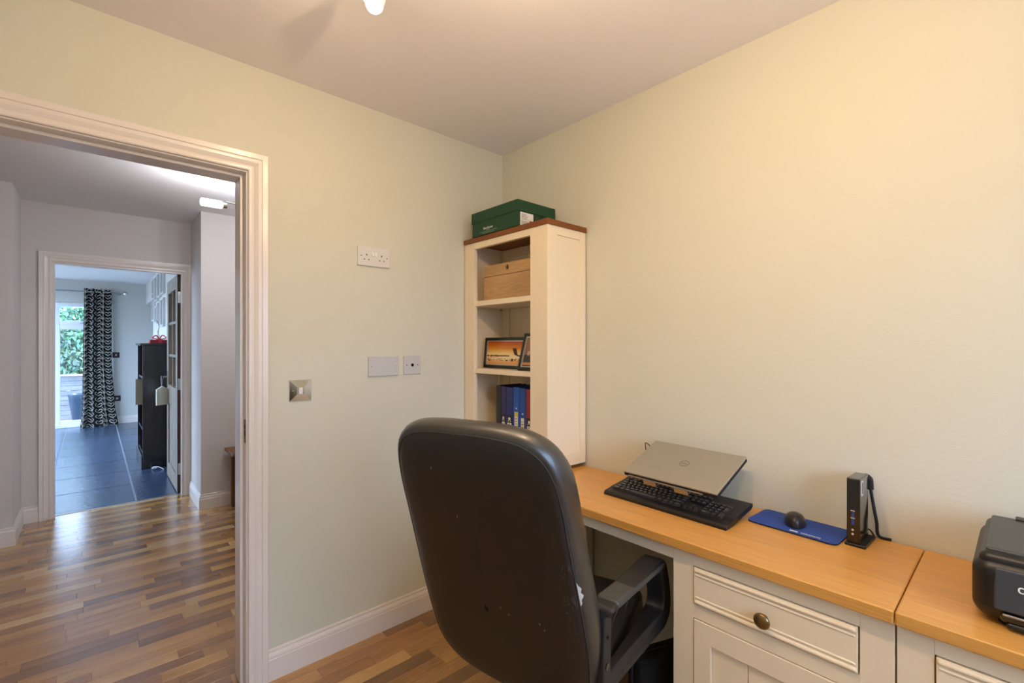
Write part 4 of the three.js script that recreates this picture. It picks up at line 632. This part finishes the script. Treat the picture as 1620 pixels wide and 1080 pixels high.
// ---------- hall and kitchen ----------
{
  const t = thing('hall_bench', 'brown wooden bench end against the hall wall, right of the doorway', 'bench');
  obj('bench_top', bx(-0.945, 0.35, 0.455, 0.48, -2.385, -2.08, 0.005), M.bench, t, 'x');
  for (const [x, z] of [[-0.905, -2.35], [-0.905, -2.12], [0.29, -2.35], [0.29, -2.12]]) obj('leg', bx(x, x + 0.04, 0, 0.455, z, z + 0.04, 0.004), M.bench, t, 'y');
  obj('apron', [bx(-0.9, 0.32, 0.395, 0.455, -2.115, -2.095), bx(-0.9, 0.32, 0.395, 0.455, -2.345, -2.325)], M.bench, t, 'x');
}
const kd = structGroup('door_1');                                     // kitchen door standing open against the wall
{
  const xf = -1.19, xb = -1.15, zn = -3.02, zf = -3.80, s = 0.115;
  obj('stile', bx(xf, xb, 0.012, 1.942, zn - s, zn, 0.002), M.doorOak, kd, 'y'); obj('stile', bx(xf, xb, 0.012, 1.942, zf, zf + s, 0.002), M.doorOak, kd, 'y');
  obj('door_edge', bx(xf + 0.001, xb - 0.001, 0.013, 1.941, zn - 0.001, zn + 0.001), M.doorEdge, kd, 'y');
  for (const [a, b] of [[1.82, 1.942], [0.74, 0.925], [0.012, 0.155]]) obj('rail', bx(xf, xb, a, b, zf + s, zn - s, 0.002), M.doorOak, kd, 'z');
  const zc = (zn + zf) / 2; obj('glazing_bar', bx(xf + 0.006, xb - 0.006, 0.925, 1.82, zc - 0.013, zc + 0.013, 0.003), M.doorOak, kd, 'y');
  for (const y of [1.215, 1.525]) obj('glazing_bar', bx(xf + 0.006, xb - 0.006, y - 0.013, y + 0.013, zf + s, zn - s, 0.003), M.doorOak, kd, 'z');
  for (const [a, b] of [[0.925, 1.202], [1.228, 1.512], [1.538, 1.82]]) for (const [c, d] of [[zf + s, zc - 0.013], [zc + 0.013, zn - s]]) obj('pane', bx((xf + xb) / 2 - 0.002, (xf + xb) / 2 + 0.002, a, b, c, d), M.glass, kd);
  const n = 5, w = (zn - zf - 2 * s) / n; for (let i = 0; i < n; i++) obj('board', bx(xf + 0.010, xb - 0.010, 0.15, 0.745, zf + s + i * w + 0.001, zf + s + (i + 1) * w - 0.001, 0.003), M.doorOak, kd, 'y');
  for (const y of [0.22, 0.97, 1.74]) obj('hinge', [bx(xf + 0.004, xb, y - 0.05, y + 0.05, zn, zn + 0.003), cyl(0.006, 0.006, 0.1, xb + 0.004, y, zn + 0.004)], M.steel, kd);
  obj('handle', [bx(xf - 0.006, xf, 0.90, 1.06, zf + 0.04, zf + 0.085, 0.002), cyl(0.008, 0.008, 0.045, xf - 0.025, 1.0, zf + 0.062, 'x'), tube([[xf - 0.046, 1.0, zf + 0.062], [xf - 0.05, 1.0, zf + 0.10], [xf - 0.05, 0.995, zf + 0.17]], 0.008, 14)], M.chrome, kd);
}
{
  const t = thing('door_hanger', 'cream tag hanging on a loop from the kitchen door handle', 'hanging tag', [-1.243, 0, -3.70]);
  const g = flat(new THREE.ExtrudeGeometry(shapeOf([[-0.05, 0.73], [0.05, 0.73], [0.05, 0.88], [0, 0.91], [-0.05, 0.88]]), { depth: 0.012, bevelEnabled: true, bevelSize: 0.003, bevelThickness: 0.003 }));
  g.rotateY(0.5); obj('tag', g, std({ color: '#dcdccb', roughness: 0.8 }), t);
  obj('loop', tube([[0, 0.91, 0.004], [-0.004, 0.96, 0.006], [-0.004, 1.013, 0.003], [0.004, 0.96, 0.0], [0, 0.91, 0.004]], 0.002, 30), M.steel, t);
}
{
  const t = thing('dark_bookcase', 'dark brown bookcase beside the open kitchen door', 'bookcase');
  const x0 = -1.355, x1 = -1.082, z0 = -5.02, z1 = -4.26;
  obj('side', bx(x0, x1, 0, 1.31, z1 - 0.025, z1, 0.002), M.darkWood, t, 'y'); obj('side', bx(x0, x1, 0, 1.31, z0, z0 + 0.025, 0.002), M.darkWood, t, 'y');
  obj('top', bx(x0 - 0.02, x1, 1.31, 1.335, z0 - 0.015, z1 + 0.015, 0.004), M.darkWood, t, 'z'); obj('back', bx(x1 - 0.01, x1, 0.1, 1.31, z0 + 0.025, z1 - 0.025), M.darkWood, t, 'y');
  obj('plinth', [bx(x0 - 0.012, x0 + 0.01, 0, 0.14, z0 - 0.004, z1 + 0.012, 0.003), bx(x0, x1, 0, 0.09, z1, z1 + 0.01, 0.002)], M.darkWood, t, 'z');
  for (const y of [0.15, 0.41, 0.68, 0.97]) obj('shelf', bx(x0 + 0.008, x1 - 0.01, y - 0.022, y, z0 + 0.025, z1 - 0.025, 0.002), M.darkWood, t, 'z');
}
{
  const bk = (label, col, x, y, z, dx, dy, dz) => { const t = thing('book', label, 'book', [x, y, z]); obj('cover', [bx(0, dx, 0, dy, 0, 0.003), bx(0, dx, 0, dy, dz - 0.003, dz), bx(0, 0.003, 0, dy, 0, dz)], std({ color: col, roughness: 0.6 }), t); obj('pages', bx(0.004, dx - 0.004, 0.004, dy - 0.004, 0.003, dz - 0.003), M.paper, t); };
  bk('large tan album sticking out of the dark bookcase', '#8a7a62', -1.41, 0.681, -4.36, 0.29, 0.27, 0.05); bk('pale album next to the tan one in the dark bookcase', '#b8b4a8', -1.40, 0.681, -4.42, 0.28, 0.265, 0.045);
  bk('blue book on the top shelf of the dark bookcase', '#2a4f90', -1.34, 0.971, -4.36, 0.18, 0.22, 0.04); bk('purple book on the top shelf of the dark bookcase', '#5a3a80', -1.34, 0.971, -4.43, 0.17, 0.2, 0.04); bk('red spined book on the top shelf of the dark bookcase', '#7a1f2a', -1.34, 0.971, -4.50, 0.17, 0.19, 0.045);
  const r = thing('gift_box', 'red box with a bow on top of the dark bookcase', 'box', [-1.29, 1.335, -4.42]); const red = std({ color: '#9c1426', roughness: 0.5 });
  obj('box_body', bx(0, 0.18, 0, 0.04, -0.1, 0.1, 0.003), red, r); obj('bow', [tube([[0.09, 0.042, 0], [0.06, 0.085, 0.03], [0.03, 0.06, 0.01], [0.09, 0.042, 0]], 0.006, 24), tube([[0.09, 0.042, 0], [0.12, 0.09, -0.03], [0.15, 0.06, -0.01], [0.09, 0.042, 0]], 0.006, 24), bx(0.075, 0.105, 0, 0.043, -0.101, 0.101)], std({ color: '#c8303a', roughness: 0.5 }), r);
  const v = thing('white_ornament', 'white bud vase beside the red box on the dark bookcase', 'vase', [-1.20, 1.335, -4.60]); obj('vase_body', lathe([[0.001, 0], [0.03, 0], [0.036, 0.03], [0.03, 0.07], [0.012, 0.1], [0.012, 0.13], [0.018, 0.14], [0.014, 0.14], [0.009, 0.13]]), M.white, v); obj('stem', tube([[0, 0.12, 0], [0.01, 0.2, 0.01], [-0.01, 0.26, 0]], 0.003, 12), M.bench, v);
}
// pale picture frames on the kitchen wall, seen almost edge on
{
  const make = (z, y, w, h) => { const t = thing('wall_frame', '', 'picture frame', [KX1, y, z], 0, 'pale frames on the kitchen wall'), m = M.plasticGrey; obj('moulding', [bx(-0.028, 0, 0, h, 0, 0.025, 0.003), bx(-0.028, 0, 0, h, w - 0.025, w, 0.003), bx(-0.028, 0, 0, 0.025, 0.025, w - 0.025, 0.003), bx(-0.028, 0, h - 0.025, h, 0.025, w - 0.025, 0.003)], m, t); obj('print', bx(-0.012, -0.002, 0.025, h - 0.025, 0.025, w - 0.025), M.paperArt, t); return t; };
  M.paperArt = std({ color: '#8d8a82', roughness: 0.6 });
  const spots = [[-6.72, 1.66, 0.3, 0.42], [-6.75, 1.98, 0.26, 0.3], [-6.30, 1.92, 0.32, 0.36], [-6.32, 1.62, 0.28, 0.24], [-5.90, 1.95, 0.3, 0.34], [-5.92, 1.58, 0.3, 0.32], [-5.5, 1.96, 0.3, 0.33], [-5.5, 1.55, 0.3, 0.36]];
  spots.forEach(([z, y, w, h], i) => { make(z, y, w, h).userData.label = ['tall pale frame in the lower row, farthest along the kitchen wall', 'pale frame in the upper row, farthest along the kitchen wall', 'pale frame in the upper row, second from the far end', 'small pale frame in the lower row, second from the far end', 'pale frame in the upper row, third from the far end', 'pale frame in the lower row, third from the far end', 'pale frame in the upper row, nearest the open kitchen door', 'pale frame in the lower row, nearest the open kitchen door'][i]; });
}
// curtain and pole
{
  const CZ = KF + 0.12, r = (a, b, t) => a + (b - a) * t;
  const pole = thing('curtain_pole', 'grey metal curtain pole with a round finial above the garden doors', 'curtain pole', [0, 2.165, CZ]);
  obj('rod', cyl(0.0125, 0.0125, 2.65, -2.70, 0, 0, 'x'), M.steel, pole);
  { const f = lathe([[0.001, 0.06], [0.02, 0.055], [0.033, 0.03], [0.03, 0.01], [0.014, 0], [0.014, -0.012], [0.001, -0.012]]); f.rotateZ(-Math.PI / 2); f.translate(-1.375, 0, 0); obj('finial', f, M.chrome, pole); }
  obj('bracket', [cyl(0.007, 0.007, 0.12, -1.43, 0, -0.06, 'z'), cyl(0.03, 0.03, 0.01, -1.43, 0, -0.115, 'z')], M.steel, pole);
  const tex = canvasTex(512, 512, (c) => {                             // looped stems and leaves on black
    c.fillStyle = '#0e0d10'; c.fillRect(0, 0, 512, 512); c.strokeStyle = '#d9d3c2'; c.lineWidth = 11;
    for (let k = 0; k < 2; k++) { const x = 128 + k * 256; c.beginPath(); c.moveTo(x, 0); c.lineTo(x, 512); c.stroke(); for (let y = -1; y < 5; y++) for (const s of [-1, 1]) { const y0 = y * 128 + 100 + (k ? 64 : 0); c.beginPath(); c.moveTo(x, y0); c.bezierCurveTo(x + s * 40, y0 - 10, x + s * 118, y0 - 30, x + s * 112, y0 - 72); c.bezierCurveTo(x + s * 104, y0 - 112, x + s * 46, y0 - 92, x, y0); c.stroke(); } }
  }); tex.wrapS = tex.wrapT = THREE.RepeatWrapping;
  const nu = 140, nv = 60, pos = [], uv = [], idx = [], cloth = 1.15;
  for (let j = 0; j <= nv; j++) for (let i = 0; i <= nu; i++) {
    const u = i / nu, v = j / nv, y = r(0.002, 2.215, v), fl = Math.max(0, 1 - v * 9), xl = r(-1.895, -1.868, v) - 0.02 * fl, xr = r(-1.475, -1.535, Math.min(1, v * 2.2)) + 0.03 * fl;
    const ph = u * Math.PI * 2 * 3.5, amp = 0.042 + 0.012 * fl;
    pos.push(r(xl, xr, u) + 0.012 * Math.sin(ph * 2 + 1) + 0.01 * fl * Math.sin(u * 31), y + (j === 0 ? 0.004 * Math.sin(u * 40) : 0), amp * Math.sin(ph) + 0.02 * fl * (1 + Math.sin(u * 17)));
    uv.push(u * cloth / 0.46, y / 0.37);
  }
  for (let j = 0; j < nv; j++) for (let i = 0; i < nu; i++) { const a = j * (nu + 1) + i; idx.push(a, a + 1, a + nu + 1, a + 1, a + nu + 2, a + nu + 1); }
  const g = new THREE.BufferGeometry(); g.setAttribute('position', new THREE.Float32BufferAttribute(pos, 3)); g.setAttribute('uv', new THREE.Float32BufferAttribute(uv, 2)); g.setIndex(idx); g.computeVertexNormals();
  const cur = thing('curtain', 'long black curtain with a cream looped stem pattern beside the garden doors', 'curtain', [0, 0, CZ]);
  obj('cloth', g, std({ map: tex, roughness: 0.9, side: THREE.DoubleSide }), cur, 'keep');
  const ey = []; for (let k = 0; k < 9; k++) { const e = flat(new THREE.TorusGeometry(0.022, 0.004, 8, 20)); e.rotateY(Math.PI / 2); e.translate(-1.85 + k * 0.037, 2.165, 0); ey.push(e); } obj('eyelet', ey, M.chrome, cur);
}
for (const [name, label, cat, y, s] of [['kitchen_switch', 'dark metal light switch right of the curtain, upper plate', 'light switch', 1.097, 1], ['kitchen_socket', 'dark metal wall socket low down right of the curtain', 'socket', 0.375, 2]]) {
  const t = thing(name, label, cat, [s === 1 ? -1.515 : -1.5, y, KF]); const p = obj('plate', bx(0, 0.092, 0, 0.092, 0, 0.008, 0.002), std({ color: '#3a3634', metalness: 0.8, roughness: 0.35 }), t);
  obj(s === 1 ? 'rocker_switch' : 'pin_holes', s === 1 ? bx(0.038, 0.054, 0.034, 0.058, 0.007, 0.013, 0.002) : [bx(0.03, 0.06, 0.03, 0.06, 0.008, 0.011, 0.001)], s === 1 ? M.white : M.plasticGrey, p);
}
tag(obj('loose_cable', tube([[-1.19, 0.004, -4.10], [-1.23, 0.03, -4.12], [-1.27, 0.03, -4.15], [-1.28, 0.004, -4.2], [-1.24, 0.004, -4.22]], 0.004, 30), M.white), 'white cable lying on the floor between bookcase and kitchen door', 'cable');

// ---------- garden ----------
{
  struct('ground_outside', [bx(-30, 30, -0.4, -0.16, KF - 30, KF - 0.2), bx(-30, 30, -0.4, -0.3, Z1 + 0.15, 40), bx(-30, KX0 - 0.1, -0.4, -0.2, KF - 0.2, 3.45)], M.paving);
  const wl = thing('slatted_wall', 'low grey wall of horizontal timber boards in the garden', 'wall', [0, -0.16, -10.6]);
  for (let k = 0; k < 9; k++) obj('slat', bx(-6, 1.5, k * 0.095 + 0.003, k * 0.095 + 0.09, 0, 0.045, 0.004), M.deckWood, wl, 'x');
  obj('cap', bx(-6, 1.5, 0.858, 0.885, -0.08, 0.07, 0.004), std({ color: '#c4c4c0', roughness: 0.8 }), wl, 'x'); for (let k = 0; k < 5; k++) obj('post', bx(-5.8 + k * 1.75, -5.72 + k * 1.75, 0, 0.855, -0.08, 0), M.deckWood, wl, 'y');
  const h = thing('hedge', 'tall leafy green hedge behind the slatted garden wall', 'hedge', [0, -0.16, -12.2]);
  obj('hedge_core', bx(-8, 4, 0, 2.25, -0.7, 0.55, 0.2, 4), std({ color: '#5f7f66', roughness: 1 }), h);
  const leaf = new THREE.BufferGeometry(); leaf.setAttribute('position', new THREE.Float32BufferAttribute([0, 0, 0, 0.035, 0.02, 0.01, 0, 0.1, 0, 0, 0, 0, 0, 0.1, 0, -0.035, 0.02, 0.01], 3)); leaf.setAttribute('uv', new THREE.Float32BufferAttribute([0, 0, 1, 0, 0, 1, 0, 0, 0, 1, 1, 0], 2)); leaf.computeVertexNormals();
  const N = 24000, im = new THREE.InstancedMesh(leaf, phy({ color: '#ffffff', roughness: 0.7, side: THREE.DoubleSide, transmission: 0.25, thickness: 0 }), N), r = mulberry(8), m4 = new THREE.Matrix4(), q = new THREE.Quaternion(), e = new THREE.Euler(), c = new THREE.Color();
  for (let i = 0; i < N; i++) { const x = -6.5 + r() * 8, top = r() < 0.2, y = top ? 2.2 + r() * 0.12 : r() * 2.25; e.set(r() * 6.3, r() * 6.3, r() * 6.3); q.setFromEuler(e); const s = 0.7 + r() * 0.9; m4.compose(new THREE.Vector3(x, y, (top ? -0.6 + r() * 1.2 : 0.55 + r() * 0.16 + 0.12 * nA(x, y))), q, new THREE.Vector3(s, s, s)); im.setMatrixAt(i, m4); c.setRGB(0.20 + r() * 0.2, 0.36 + r() * 0.26, 0.25 + r() * 0.2); im.setColorAt(i, c); }
  im.name = 'leaves'; im.userData.kind = 'stuff'; im.castShadow = im.receiveShadow = true; h.add(im);
  const p = thing('planter', 'tapered dark blue planter outside the garden doors', 'planter', [-1.93, -0.16, -9.3]); obj('pot', lathe([[0.001, 0.0], [0.09, 0], [0.15, 0.55], [0.16, 0.56], [0.16, 0.6], [0.145, 0.6], [0.14, 0.55], [0.001, 0.54]]), phy({ color: '#27415c', roughness: 0.3 }), p); obj('soil', cyl(0.138, 0.138, 0.02, 0, 0.545, 0), M.subfloor, p);
}
renderer.render(scene, camera);
